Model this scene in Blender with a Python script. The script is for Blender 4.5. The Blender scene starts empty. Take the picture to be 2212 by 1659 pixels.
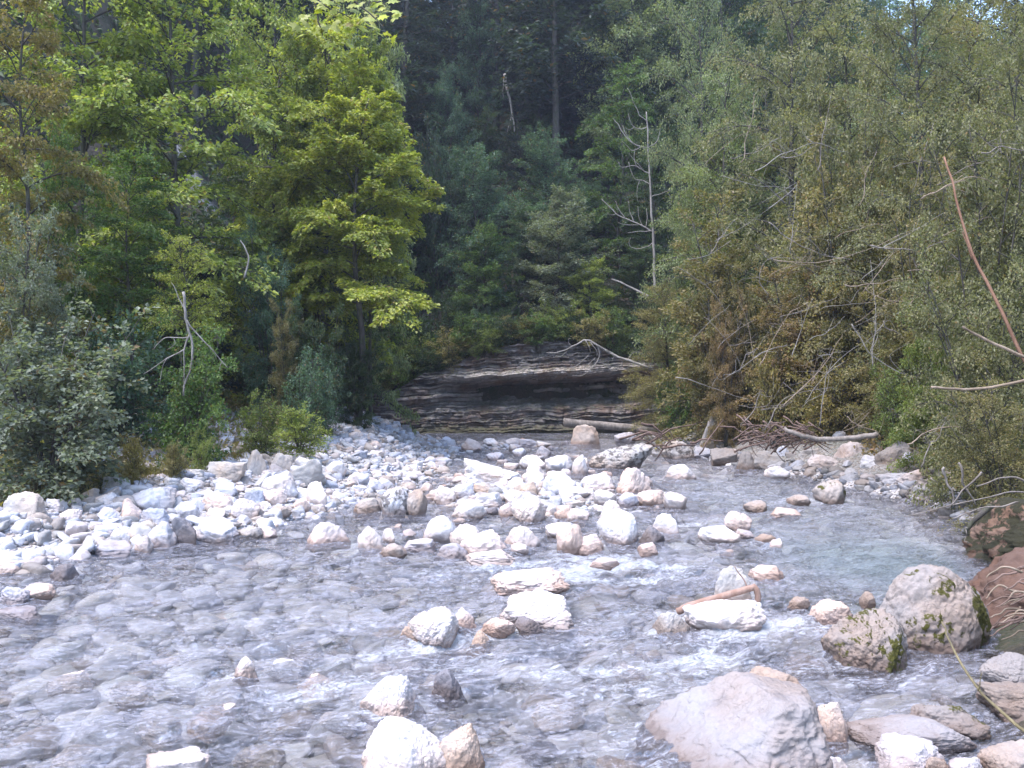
import bpy, math, random
import numpy as np
from mathutils import Vector

# ------------------------------------------------------------------ camera, light, exposure
sc = bpy.context.scene
COL = sc.collection
CZ = 1.7                       # eye height above the water (m)
FP = 1916.0                    # focal length in units of a 2212 px wide picture
cam = bpy.data.cameras.new('camera'); camo = bpy.data.objects.new('camera', cam); COL.objects.link(camo)
camo.location = (0, 0, CZ); camo.rotation_euler = (math.radians(90), 0, 0)
cam.sensor_width = 36.0; cam.lens = 36.0 * FP / 2212.0
cam.clip_start = 0.05; cam.clip_end = 2000
sc.camera = camo

SUN_DIR = Vector((-0.36, -0.22, 0.90)).normalized()      # towards the sun
SUN_EL = math.asin(SUN_DIR.z)
SUN_AZ = math.atan2(SUN_DIR.x, SUN_DIR.y)
world = bpy.data.worlds.new('World'); sc.world = world; world.use_nodes = True
wn = world.node_tree.nodes; wl = world.node_tree.links
bg = wn['Background']; sky = wn.new('ShaderNodeTexSky'); sky.sky_type = 'NISHITA'; sky.sun_disc = False
sky.sun_elevation = SUN_EL; sky.sun_rotation = SUN_AZ; sky.dust_density = 1.2; sky.air_density = 1.0
wl.new(sky.outputs[0], bg.inputs[0]); bg.inputs[1].default_value = 0.15
sun = bpy.data.lights.new('sun', 'SUN'); suno = bpy.data.objects.new('sun', sun); COL.objects.link(suno)
sun.energy = 1.3; sun.angle = math.radians(32); sun.color = (1.0, 0.945, 0.95)
suno.rotation_euler = (-SUN_DIR).to_track_quat('-Z', 'Y').to_euler()
sc.view_settings.view_transform = 'Standard'; sc.view_settings.look = 'None'
sc.view_settings.exposure = 2.3; sc.view_settings.gamma = 1.0
cy = sc.cycles
cy.max_bounces = 7; cy.diffuse_bounces = 3; cy.glossy_bounces = 2; cy.transmission_bounces = 4
cy.transparent_max_bounces = 8; cy.caustics_reflective = False; cy.caustics_refractive = True
cy.sample_clamp_indirect = 6.0

# ------------------------------------------------------------------ helpers
def px(x, y, d):
    """point seen at (x, y) of the 2212 x 1659 photograph, d metres ahead"""
    return np.array([(x - 1106) / FP * d, d, CZ - (y - 829.5) / FP * d])

_rs = np.random.RandomState(7)
_perm = np.tile(_rs.permutation(256), 4)
_grad = _rs.normal(size=(256, 3)); _grad /= np.linalg.norm(_grad, axis=1, keepdims=True)
def perlin(p):
    p = np.asarray(p, float)
    i = np.floor(p).astype(int); f = p - i; i &= 255
    u = f * f * f * (f * (f * 6 - 15) + 10)
    def g(a, b, c):
        h = _perm[_perm[_perm[(i[..., 0] + a) & 255] + ((i[..., 1] + b) & 255)] + ((i[..., 2] + c) & 255)]
        gr = _grad[h]
        return gr[..., 0] * (f[..., 0] - a) + gr[..., 1] * (f[..., 1] - b) + gr[..., 2] * (f[..., 2] - c)
    def mix(a, b, t): return a + (b - a) * t
    x00 = mix(g(0,0,0), g(1,0,0), u[..., 0]); x10 = mix(g(0,1,0), g(1,1,0), u[..., 0])
    x01 = mix(g(0,0,1), g(1,0,1), u[..., 0]); x11 = mix(g(0,1,1), g(1,1,1), u[..., 0])
    return mix(mix(x00, x10, u[..., 1]), mix(x01, x11, u[..., 1]), u[..., 2]) * 1.6
def fbm(p, octs=4, gain=0.5, lac=2.03):
    p = np.asarray(p, float); s = 0; a = 1.0
    for k in range(octs):
        s = s + a * perlin(p + 17.3 * k); p = p * lac; a *= gain
    return s
def p3(x, y, z=0.0):
    x = np.asarray(x, float); return np.stack([x, np.asarray(y, float) + 0 * x, np.asarray(z, float) + 0 * x], -1)
def sstep(a, b, x):
    t = np.clip((x - a) / (b - a), 0, 1); return t * t * (3 - 2 * t)

def build_mesh(name, V, quads=None, tris=None, smooth=True, face_attr=None, vert_attr=None, mats=None, mat_idx=None):
    V = np.asarray(V, np.float32)
    quads = np.zeros((0, 4), np.int32) if quads is None else np.asarray(quads, np.int32)
    tris = np.zeros((0, 3), np.int32) if tris is None else np.asarray(tris, np.int32)
    me = bpy.data.meshes.new(name)
    nq, nt = len(quads), len(tris)
    me.vertices.add(len(V)); me.vertices.foreach_set('co', V.ravel())
    loops = np.concatenate([quads.ravel(), tris.ravel()]).astype(np.int32)
    me.loops.add(len(loops)); me.loops.foreach_set('vertex_index', loops)
    me.polygons.add(nq + nt)
    st = np.concatenate([np.arange(nq) * 4, nq * 4 + np.arange(nt) * 3]).astype(np.int32)
    tot = np.concatenate([np.full(nq, 4), np.full(nt, 3)]).astype(np.int32)
    me.polygons.foreach_set('loop_start', st); me.polygons.foreach_set('loop_total', tot)
    me.polygons.foreach_set('use_smooth', np.full(nq + nt, bool(smooth)))
    for m in (mats or []): me.materials.append(m)
    if mat_idx is not None: me.polygons.foreach_set('material_index', np.asarray(mat_idx, np.int32))
    for k, a in (face_attr or {}).items():
        at = me.attributes.new(k, 'FLOAT', 'FACE'); at.data.foreach_set('value', np.asarray(a, np.float32))
    for k, a in (vert_attr or {}).items():
        a = np.asarray(a, np.float32)
        if a.ndim == 1:
            at = me.attributes.new(k, 'FLOAT', 'POINT'); at.data.foreach_set('value', a)
        else:
            c = np.ones((len(a), 4), np.float32); c[:, :3] = a[:, :3]
            at = me.attributes.new(k, 'FLOAT_COLOR', 'POINT'); at.data.foreach_set('color', c.ravel())
    me.update(); me.validate()
    return me
def link(name, me, parent=None, color=None):
    o = bpy.data.objects.new(name, me); COL.objects.link(o)
    if parent is not None: o.parent = parent
    if color is not None: o.color = (*color, 1)
    return o
def tag(o, label, cat, group=None):
    o['label'] = label; o['category'] = cat
    if group: o['group'] = group
    return o
def thing(name, label, cat, loc, group=None):
    o = bpy.data.objects.new(name, None); COL.objects.link(o); o.location = loc
    return tag(o, label, cat, group)
def structure(o): o['kind'] = 'structure'; return o
def stuff(o, label=None, cat=None):
    o['kind'] = 'stuff'
    if label: o['label'] = label; o['category'] = cat
    return o

class MB:
    def __init__(s): s.V = []; s.Q = []; s.T = []; s.n = 0
    def add(s, V, Q=None, T=None):
        if Q is not None and len(Q): s.Q.append(np.asarray(Q) + s.n)
        if T is not None and len(T): s.T.append(np.asarray(T) + s.n)
        s.V.append(np.asarray(V)); s.n += len(V)
    def mesh(s, name, mat, smooth=True):
        return build_mesh(name, np.concatenate(s.V), np.concatenate(s.Q) if s.Q else None, np.concatenate(s.T) if s.T else None, smooth, mats=[mat])

def tube(mb, path, rad, sides=6):
    path = np.asarray(path, float); n = len(path); rad = np.broadcast_to(rad, (n,))
    t = np.gradient(path, axis=0); t /= np.linalg.norm(t, axis=1, keepdims=True) + 1e-9
    ref = np.array([0.31, 0.17, 0.93]); 
    if abs(t.mean(0) @ ref) > 0.8: ref = np.array([0.95, 0.2, -0.1])
    a = np.cross(t, ref); a /= np.linalg.norm(a, axis=1, keepdims=True) + 1e-9
    b = np.cross(t, a)
    ang = np.arange(sides) / sides * 2 * math.pi
    V = path[:, None] + rad[:, None, None] * (a[:, None] * np.cos(ang)[None, :, None] + b[:, None] * np.sin(ang)[None, :, None])
    V = V.reshape(-1, 3)
    i = np.arange(n - 1)[:, None] * sides + np.arange(sides)[None]; j = np.arange(n - 1)[:, None] * sides + (np.arange(sides)[None] + 1) % sides
    Q = np.stack([i, j, j + sides, i + sides], -1).reshape(-1, 4)
    base = len(V); V = np.concatenate([V, path[-1:], path[:1]])
    k = np.arange(sides); e = (n - 1) * sides
    T = np.concatenate([np.stack([e + k, e + (k + 1) % sides, np.full(sides, base)], -1), np.stack([(k + 1) % sides, k, np.full(sides, base + 1)], -1)])
    mb.add(V, Q, T)
def smooth_path(pts, n=10, wob=0.0, seed=0):
    pts = np.asarray(pts, float); s = np.linspace(0, len(pts) - 1, n)
    i = np.clip(np.floor(s).astype(int), 0, len(pts) - 2); f = (s - i)[:, None]
    P0 = pts[np.clip(i - 1, 0, None)]; P1 = pts[i]; P2 = pts[i + 1]; P3 = pts[np.clip(i + 2, None, len(pts) - 1)]
    out = 0.5 * (2 * P1 + (P2 - P0) * f + (2 * P0 - 5 * P1 + 4 * P2 - P3) * f**2 + (3 * P1 - P0 - 3 * P2 + P3) * f**3)
    if wob:
        L = np.linalg.norm(pts[-1] - pts[0]) + 1e-6
        q = s[:, None] * np.array([1.7, 0, 0]) + seed * 3.1
        w = np.stack([perlin(q + 11), perlin(q + 37), perlin(q + 71)], -1) * wob
        w[0] = 0
        out = out + w
    return out

# ------------------------------------------------------------------ materials
def new_mat(name):
    m = bpy.data.materials.new(name); m.use_nodes = True
    nt = m.node_tree; nt.nodes.clear()
    out = nt.nodes.new('ShaderNodeOutputMaterial')
    return m, nt, out
class NB:
    """little node builder"""
    def __init__(s, nt): s.nt = nt
    def n(s, t, **kw):
        nd = s.nt.nodes.new(t)
        for k, v in kw.items(): setattr(nd, k, v)
        return nd
    def set(s, sock, v):
        if isinstance(v, bpy.types.NodeSocket): s.nt.links.new(v, sock)
        elif v is not None: sock.default_value = v
    def math(s, op, a, b=None, clamp=False):
        nd = s.n('ShaderNodeMath', operation=op); nd.use_clamp = clamp
        s.set(nd.inputs[0], a); s.set(nd.inputs[1], b) if b is not None else None
        return nd.outputs[0]
    def mix(s, f, a, b, mode='MIX'):
        nd = s.n('ShaderNodeMix', data_type='RGBA', blend_type=mode)
        s.set(nd.inputs[0], f); s.set(nd.inputs[6], a); s.set(nd.inputs[7], b)
        return nd.outputs[2]
    def noise(s, vec, scale, detail=4, rough=0.55, dist=0.0):
        nd = s.n('ShaderNodeTexNoise'); s.set(nd.inputs['Vector'], vec)
        nd.inputs['Scale'].default_value = scale; nd.inputs['Detail'].default_value = detail
        nd.inputs['Roughness'].default_value = rough; nd.inputs['Distortion'].default_value = dist
        return nd.outputs[0]
    def ramp(s, fac, lo, hi):
        nd = s.n('ShaderNodeMapRange', interpolation_type='SMOOTHSTEP'); s.set(nd.inputs[0], fac)
        nd.inputs[1].default_value = lo; nd.inputs[2].default_value = hi
        return nd.outputs[0]
    def vmath(s, op, a, b):
        nd = s.n('ShaderNodeVectorMath', operation=op); s.set(nd.inputs[0], a); s.set(nd.inputs[1], b); return nd.outputs[0]
    def bump(s, h, strength, dist, normal=None):
        nd = s.n('ShaderNodeBump'); s.set(nd.inputs['Height'], h); nd.inputs['Strength'].default_value = strength
        nd.inputs['Distance'].default_value = dist
        if normal is not None: s.set(nd.inputs['Normal'], normal)
        return nd.outputs[0]
def C4(*c): return (*c, 1.0)

def leaf_material():
    m, nt, out = new_mat('leaf'); b = NB(nt)
    oi = b.n('ShaderNodeObjectInfo'); at = b.n('ShaderNodeAttribute', attribute_name='tint')
    t = at.outputs['Fac']
    hsv = b.n('ShaderNodeHueSaturation')
    b.set(hsv.inputs['Color'], oi.outputs['Color'])
    fr = b.math('FRACT', b.math('MULTIPLY', t, 7.31))
    b.set(hsv.inputs['Hue'], b.math('ADD', b.math('MULTIPLY', fr, 0.03), b.math('ADD', b.math('MULTIPLY', t, -0.045), 0.505)))
    b.set(hsv.inputs['Value'], b.math('ADD', b.math('MULTIPLY', t, 1.0), 0.5))
    b.set(hsv.inputs['Saturation'], b.math('ADD', b.math('MULTIPLY', b.math('FRACT', b.math('MULTIPLY', t, 3.7)), 0.35), 0.75))
    # a few withered leaves
    wi = b.ramp(b.math('FRACT', b.math('MULTIPLY', t, 23.7)), 0.965, 0.97)
    col = b.mix(b.math('MULTIPLY', wi, 0.7), hsv.outputs[0], C4(0.20, 0.11, 0.035))
    pr = b.n('ShaderNodeBsdfPrincipled'); b.set(pr.inputs['Base Color'], col)
    pr.inputs['Roughness'].default_value = 0.5; pr.inputs['Specular IOR Level'].default_value = 0.3
    tr = b.n('ShaderNodeBsdfTranslucent')
    tc = b.mix(1.0, col, C4(1.25, 1.35, 0.55), 'MULTIPLY'); b.set(tr.inputs[0], tc)
    mx = b.n('ShaderNodeMixShader'); mx.inputs[0].default_value = 0.38
    nt.links.new(pr.outputs[0], mx.inputs[1]); nt.links.new(tr.outputs[0], mx.inputs[2]); nt.links.new(mx.outputs[0], out.inputs[0])
    return m
def bark_material(name, c1, c2, moss=0.0, scale=1.0):
    m, nt, out = new_mat(name); b = NB(nt)
    g = b.n('ShaderNodeNewGeometry'); p = g.outputs['Position']
    ms = b.n('ShaderNodeMapping'); b.set(ms.inputs[0], p); ms.inputs['Scale'].default_value = (1, 1, 0.35)
    n1 = b.noise(ms.outputs[0], 14 * scale, 5, 0.65); n2 = b.noise(p, 3 * scale, 3)
    col = b.mix(b.ramp(n1, 0.35, 0.68), C4(*c1), C4(*c2))
    col = b.mix(b.ramp(n2, 0.45, 0.75), col, C4(*(0.6 * np.array(c1))))
    if moss: col = b.mix(b.math('MULTIPLY', b.ramp(b.noise(p, 5, 4), 0.45, 0.6), moss), col, C4(0.05, 0.07, 0.015))
    pr = b.n('ShaderNodeBsdfPrincipled'); b.set(pr.inputs['Base Color'], col); pr.inputs['Roughness'].default_value = 0.85
    b.set(pr.inputs['Normal'], b.bump(n1, 0.6, 0.02)); nt.links.new(pr.outputs[0], out.inputs[0])
    return m
def rock_material(name, moss=0.0, mossk=1.0, lichen=0.0, stain=1.0, wetk=0.5):
    m, nt, out = new_mat(name); b = NB(nt)
    oi = b.n('ShaderNodeObjectInfo'); g = b.n('ShaderNodeNewGeometry')
    off = b.n('ShaderNodeCombineXYZ'); b.set(off.inputs[0], b.math('MULTIPLY', oi.outputs['Random'], 91.0)); b.set(off.inputs[1], b.math('MULTIPLY', oi.outputs['Random'], 37.0))
    p = b.vmath('ADD', g.outputs['Position'], off.outputs[0])
    sx = b.n('ShaderNodeSeparateXYZ'); b.set(sx.inputs[0], g.outputs['Position']); z = sx.outputs[2]
    nx = b.n('ShaderNodeSeparateXYZ'); b.set(nx.inputs[0], g.outputs['Normal']); up = nx.outputs[2]
    n_lo = b.noise(p, 2.2, 3, 0.5); n_mid = b.noise(p, 9, 5, 0.62, 0.4); n_hi = b.noise(p, 46, 5, 0.7)
    base = oi.outputs['Color']
    col = b.mix(b.ramp(n_lo, 0.38, 0.66), base, b.mix(1.0, base, C4(1.0, 0.86, 0.74), 'MULTIPLY'))
    col = b.mix(b.math('MULTIPLY', b.ramp(n_mid, 0.46, 0.74), 0.55), col, b.mix(1.0, base, C4(0.60, 0.58, 0.60), 'MULTIPLY'))
    col = b.mix(b.math('MULTIPLY', b.ramp(n_hi, 0.55, 0.75), 0.45), col, b.mix(1.0, base, C4(0.5, 0.47, 0.46), 'MULTIPLY'))
    # pale calcite veins / darker cracks
    wv = b.n('ShaderNodeTexVoronoi', feature='DISTANCE_TO_EDGE'); wv.inputs['Scale'].default_value = 4.5
    dist = b.n('ShaderNodeTexNoise'); dist.inputs['Scale'].default_value = 5.0; b.set(dist.inputs['Vector'], p); dist.inputs['Detail'].default_value = 4
    b.set(wv.inputs['Vector'], b.vmath('ADD', p, b.vmath('MULTIPLY', dist.outputs['Color'], (0.8, 0.8, 0.8))))
    crack = b.math('SUBTRACT', 1.0, b.ramp(wv.outputs['Distance'], 0.0, 0.022))
    crack = b.math('MULTIPLY', crack, b.ramp(n_lo, 0.42, 0.62))
    col = b.mix(b.math('MULTIPLY', crack, 0.3), col, b.mix(1.0, base, C4(0.42, 0.36, 0.31), 'MULTIPLY'))
    # brown algae band and wet foot near the water line
    zz = b.math('ADD', z, b.math('MULTIPLY', b.math('SUBTRACT', n_mid, 0.5), 0.22))
    band = b.math('SUBTRACT', 1.0, b.ramp(zz, 0.02, 0.17))
    col = b.mix(b.math('MULTIPLY', band, 0.62 * stain), col, b.mix(1.0, base, C4(0.66, 0.51, 0.42), 'MULTIPLY'))
    wet = b.math('SUBTRACT', 1.0, b.ramp(zz, 0.015, 0.075))
    col = b.mix(b.math('MULTIPLY', wet, wetk * 1.5), col, b.mix(1.0, col, C4(0.55, 0.5, 0.47), 'MULTIPLY'))
    if lichen:
        l = b.ramp(b.noise(p, 7.5, 6, 0.72, 0.6), 0.53 - 0.06 * lichen, 0.57)
        col = b.mix(b.math('MULTIPLY', l, 0.85), col, C4(0.055, 0.045, 0.04))
    if moss:
        mm = b.math('ADD', b.noise(p, 4.6, 6, 0.7), b.math('ADD', b.math('MULTIPLY', up, 0.04), b.math('MULTIPLY', nx.outputs[0], 0.09)))
        mk = b.ramp(mm, 0.62 - 0.1 * moss, 0.67 - 0.1 * moss)
        mcol = b.mix(n_hi, C4(0.028 * mossk, 0.03 * mossk, 0.008), C4(0.12 * mossk, 0.11 * mossk, 0.02))
        col = b.mix(mk, col, mcol)
    pr = b.n('ShaderNodeBsdfPrincipled'); b.set(pr.inputs['Base Color'], col)
    b.set(pr.inputs['Roughness'], b.math('SUBTRACT', 0.88, b.math('MULTIPLY', wet, 0.5)))
    pr.inputs['Specular IOR Level'].default_value = 0.3
    h = b.math('ADD', b.math('MULTIPLY', n_mid, 0.6), b.math('MULTIPLY', n_hi, 0.75))
    h = b.math('SUBTRACT', h, b.math('MULTIPLY', crack, 0.3))
    if moss: h = b.math('ADD', h, b.math('MULTIPLY', mk, b.math('MULTIPLY', n_hi, 1.2)))
    b.set(pr.inputs['Normal'], b.bump(h, 0.6, 0.026)); nt.links.new(pr.outputs[0], out.inputs[0])
    return m
def stone_stuff_material(name):
    m, nt, out = new_mat(name); b = NB(nt)
    g = b.n('ShaderNodeNewGeometry'); p = g.outputs['Position']; at = b.n('ShaderNodeAttribute', attribute_name='tone')
    n1 = b.noise(p, 22, 4, 0.65); n2 = b.noise(p, 90, 3, 0.6)
    col = b.mix(b.math('MULTIPLY', b.ramp(n1, 0.42, 0.7), 0.6), at.outputs['Color'], b.mix(1.0, at.outputs['Color'], C4(0.62, 0.57, 0.54), 'MULTIPLY'))
    sx = b.n('ShaderNodeSeparateXYZ'); b.set(sx.inputs[0], p)
    wet = b.math('SUBTRACT', 1.0, b.ramp(sx.outputs[2], 0.0, 0.06))
    col = b.mix(b.math('MULTIPLY', wet, 0.4), col, b.mix(1.0, col, C4(0.86, 0.78, 0.68), 'MULTIPLY'))
    pr = b.n('ShaderNodeBsdfPrincipled'); b.set(pr.inputs['Base Color'], col); pr.inputs['Roughness'].default_value = 0.85
    b.set(pr.inputs['Normal'], b.bump(b.math('ADD', n1, b.math('MULTIPLY', n2, 0.4)), 0.5, 0.02)); nt.links.new(pr.outputs[0], out.inputs[0])
    return m
def ground_material():
    m, nt, out = new_mat('ground'); b = NB(nt)
    g = b.n('ShaderNodeNewGeometry'); p = g.outputs['Position']; at = b.n('ShaderNodeAttribute', attribute_name='gravel')
    n1 = b.noise(p, 1.2, 5, 0.6); n2 = b.noise(p, 11, 5, 0.7); n3 = b.noise(p, 50, 3, 0.7)
    soil = b.mix(b.ramp(n1, 0.38, 0.65), C4(0.055, 0.045, 0.03), C4(0.03, 0.04, 0.015))
    soil = b.mix(b.ramp(n2, 0.5, 0.72), soil, C4(0.12, 0.085, 0.06))
    v = b.n('ShaderNodeTexVoronoi'); v.inputs['Scale'].default_value = 26; b.set(v.inputs['Vector'], p)
    hs = b.n('ShaderNodeSeparateColor'); b.set(hs.inputs[0], v.outputs['Color'])
    gr = b.mix(hs.outputs[0], C4(0.38, 0.37, 0.38), C4(0.60, 0.57, 0.56)); gr = b.mix(b.math('MULTIPLY', b.ramp(hs.outputs[1], 0.6, 0.9), 0.6), gr, C4(0.42, 0.31, 0.23))
    gr = b.mix(b.ramp(v.outputs['Distance'], 0.35, 0.75), gr, b.mix(1.0, gr, C4(0.4, 0.38, 0.36), 'MULTIPLY'))
    col = b.mix(at.outputs['Fac'], soil, gr)
    pr = b.n('ShaderNodeBsdfPrincipled'); b.set(pr.inputs['Base Color'], col); pr.inputs['Roughness'].default_value = 0.95
    h = b.math('ADD', n2, b.math('SUBTRACT', b.math('MULTIPLY', n3, 0.5), b.math('MULTIPLY', v.outputs['Distance'], 0.8)))
    b.set(pr.inputs['Normal'], b.bump(h, 0.8, 0.05)); nt.links.new(pr.outputs[0], out.inputs[0])
    return m
def cliff_material():
    m, nt, out = new_mat('layered limestone'); b = NB(nt)
    g = b.n('ShaderNodeNewGeometry'); p = g.outputs['Position']; at = b.n('ShaderNodeAttribute', attribute_name='band')
    n1 = b.noise(p, 1.3, 5, 0.6); n2 = b.noise(p, 8, 5, 0.7); n3 = b.noise(p, 30, 4, 0.7)
    col = b.mix(at.outputs['Fac'], C4(0.095, 0.085, 0.085), C4(0.44, 0.385, 0.35))
    col = b.mix(b.math('MULTIPLY', b.ramp(n1, 0.45, 0.65), 0.6), col, C4(0.20, 0.115, 0.075))
    col = b.mix(b.math('MULTIPLY', b.ramp(n2, 0.5, 0.7), 0.6), col, C4(0.07, 0.06, 0.06))
    sx = b.n('ShaderNodeSeparateXYZ'); b.set(sx.inputs[0], p)
    alg = b.math('SUBTRACT', 1.0, b.ramp(b.math('ADD', sx.outputs[2], b.math('MULTIPLY', n2, 0.3)), 0.2, 0.55))
    col = b.mix(b.math('MULTIPLY', alg, 0.7), col, C4(0.07, 0.06, 0.025))
    nx = b.n('ShaderNodeSeparateXYZ'); b.set(nx.inputs[0], g.outputs['Normal'])
    ms = b.math('MULTIPLY', b.ramp(nx.outputs[2], 0.3, 0.8), b.ramp(n2, 0.42, 0.55))
    col = b.mix(b.math('MULTIPLY', ms, 0.6), col, C4(0.06, 0.075, 0.02))
    pr = b.n('ShaderNodeBsdfPrincipled'); b.set(pr.inputs['Base Color'], col); pr.inputs['Roughness'].default_value = 0.9
    b.set(pr.inputs['Normal'], b.bump(b.math('ADD', n2, b.math('MULTIPLY', n3, 0.5)), 0.8, 0.06)); nt.links.new(pr.outputs[0], out.inputs[0])
    return m
def water_material():
    m, nt, out = new_mat('clear stream water'); b = NB(nt)
    g = b.n('ShaderNodeNewGeometry'); p = g.outputs['Position']
    fo = b.n('ShaderNodeAttribute', attribute_name='foam'); de = b.n('ShaderNodeAttribute', attribute_name='depth')
    mp = b.n('ShaderNodeMapping', vector_type='TEXTURE'); b.set(mp.inputs[0], p)
    mp.inputs['Rotation'].default_value = (0, 0, math.radians(22)); mp.inputs['Scale'].default_value = (1.8, 0.75, 1)
    q = mp.outputs[0]
    n1 = b.noise(q, 9, 4, 0.62, 0.6); n2 = b.noise(q, 30, 4, 0.68, 0.5); n3 = b.noise(p, 60, 3, 0.6)
    h = b.math('ADD', b.math('MULTIPLY', n1, 1.0), b.math('MULTIPLY', n2, 0.6))
    h = b.math('ADD', h, b.math('MULTIPLY', n3, b.math('MULTIPLY', fo.outputs['Fac'], 0.5)))
    nrm = b.bump(h, 1.0, 0.10)
    fr = b.n('ShaderNodeFresnel'); fr.inputs[0].default_value = 1.33; b.set(fr.inputs['Normal'], nrm)
    tr = b.n('ShaderNodeBsdfTransparent'); b.set(tr.inputs[0], b.mix(de.outputs['Fac'], C4(0.99, 1.0, 1.0), C4(0.62, 0.80, 0.79)))
    df = b.n('ShaderNodeBsdfDiffuse'); b.set(df.inputs[0], b.mix(de.outputs['Fac'], C4(0.84, 0.83, 0.94), C4(0.13, 0.20, 0.20))); b.set(df.inputs['Normal'], nrm)
    rf = b.n('ShaderNodeBsdfRefraction'); rf.inputs['IOR'].default_value = 1.33; rf.inputs['Roughness'].default_value = 0.0; b.set(rf.inputs['Normal'], nrm)
    see = b.n('ShaderNodeMixShader'); see.inputs[0].default_value = 0.05; nt.links.new(tr.outputs[0], see.inputs[1]); nt.links.new(rf.outputs[0], see.inputs[2])
    body = b.n('ShaderNodeMixShader'); b.set(body.inputs[0], b.math('ADD', b.math('MULTIPLY', de.outputs['Fac'], 0.5), b.math('ADD', b.math('ADD', b.math('MULTIPLY', b.ramp(b.math('ADD', b.math('MULTIPLY', b.noise(q, 3.2, 5, 0.7, 0.8), 0.7), b.math('MULTIPLY', n2, 0.3)), 0.41, 0.67), 0.27), b.math('MULTIPLY', b.ramp(n2, 0.44, 0.64), 0.16)), b.math('MULTIPLY', fo.outputs['Fac'], 0.22)))); nt.links.new(see.outputs[0], body.inputs[1]); nt.links.new(df.outputs[0], body.inputs[2])  # pale streaks in the diffuse colour stand in for ripple reflections and caustics
    gl = b.n('ShaderNodeBsdfGlossy'); gl.inputs['Roughness'].default_value = 0.04; b.set(gl.inputs['Normal'], nrm)
    mx = b.n('ShaderNodeMixShader'); b.set(mx.inputs[0], fr.outputs[0]); nt.links.new(body.outputs[0], mx.inputs[1]); nt.links.new(gl.outputs[0], mx.inputs[2])
    wh = b.n('ShaderNodeBsdfDiffuse'); wh.inputs[0].default_value = C4(0.80, 0.82, 0.85); b.set(wh.inputs['Normal'], nrm)
    fm = b.math('ADD', b.math('MULTIPLY', fo.outputs['Fac'], 0.50), b.math('ADD', b.math('MULTIPLY', n1, 0.45), b.math('MULTIPLY', n2, 0.55)))
    fm = b.math('MULTIPLY', b.ramp(fm, 0.68, 0.95), 0.6)
    m2 = b.n('ShaderNodeMixShader'); b.set(m2.inputs[0], fm); nt.links.new(mx.outputs[0], m2.inputs[1]); nt.links.new(wh.outputs[0], m2.inputs[2])
    nt.links.new(m2.outputs[0], out.inputs[0])
    return m

LEAF = leaf_material()
BARK = bark_material('bark', (0.045, 0.038, 0.032), (0.10, 0.086, 0.075), moss=0.3)
PALE = bark_material('pale dead wood', (0.19, 0.17, 0.15), (0.32, 0.295, 0.265))
GREYWOOD = bark_material('weathered driftwood', (0.16, 0.135, 0.115), (0.28, 0.245, 0.22))
TAN = bark_material('tan twig', (0.20, 0.15, 0.105), (0.32, 0.25, 0.19))
RUST = bark_material('reddish bare wood', (0.17, 0.085, 0.05), (0.25, 0.14, 0.09))
ROOT = bark_material('reddish roots', (0.10, 0.062, 0.048), (0.20, 0.135, 0.11))
ROCK = rock_material('limestone'); MOSSY = rock_material('mossy limestone', moss=0.62); LICHEN = rock_material('lichen limestone', lichen=1.0, stain=1.2)
MOSSCOAT = rock_material('moss coated bank', moss=2.3, mossk=0.4); SUBM = rock_material('submerged limestone', stain=0.25, wetk=0.1)
STONES = stone_stuff_material('river stones'); GROUND = ground_material(); CLIFF = cliff_material(); WATER = water_material()

# ------------------------------------------------------------------ terrain
_fx = np.array([-60, -20, -10, -8.4, -7.4, -6.2, -4, 6, 9, 15, 30, 60.]); _fy = np.array([-30, 2, 11.5, 16, 22, 29.8, 31.7, 32.2, 33, 35, 46, 70.])
_ly = np.array([-20, 3.5, 5.5, 7.9, 9, 9.7, 10.5, 12, 14.1, 17, 22, 25.5, 27, 28.5, 30, 33.]); _lx = np.array([-9, -8, -6.0, -4.6, -4.15, -3.6, -3.0, -2.45, -1.95, -1.45, -1.5, -1.9, -2.6, -5.0, -8.0, -10.])
_ry = np.array([-20, 3.0, 4.6, 6.5, 8.2, 10, 12.5, 16, 20, 24, 33.]); _rx = np.array([4.5, 2.4, 2.7, 3.6, 4.7, 5.35, 5.9, 5.4, 4.6, 4.2, 5.0])
def left_bank(y): return np.interp(y, _ly, _lx)
def right_bank(y): return np.interp(y, _ry, _rx)
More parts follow.
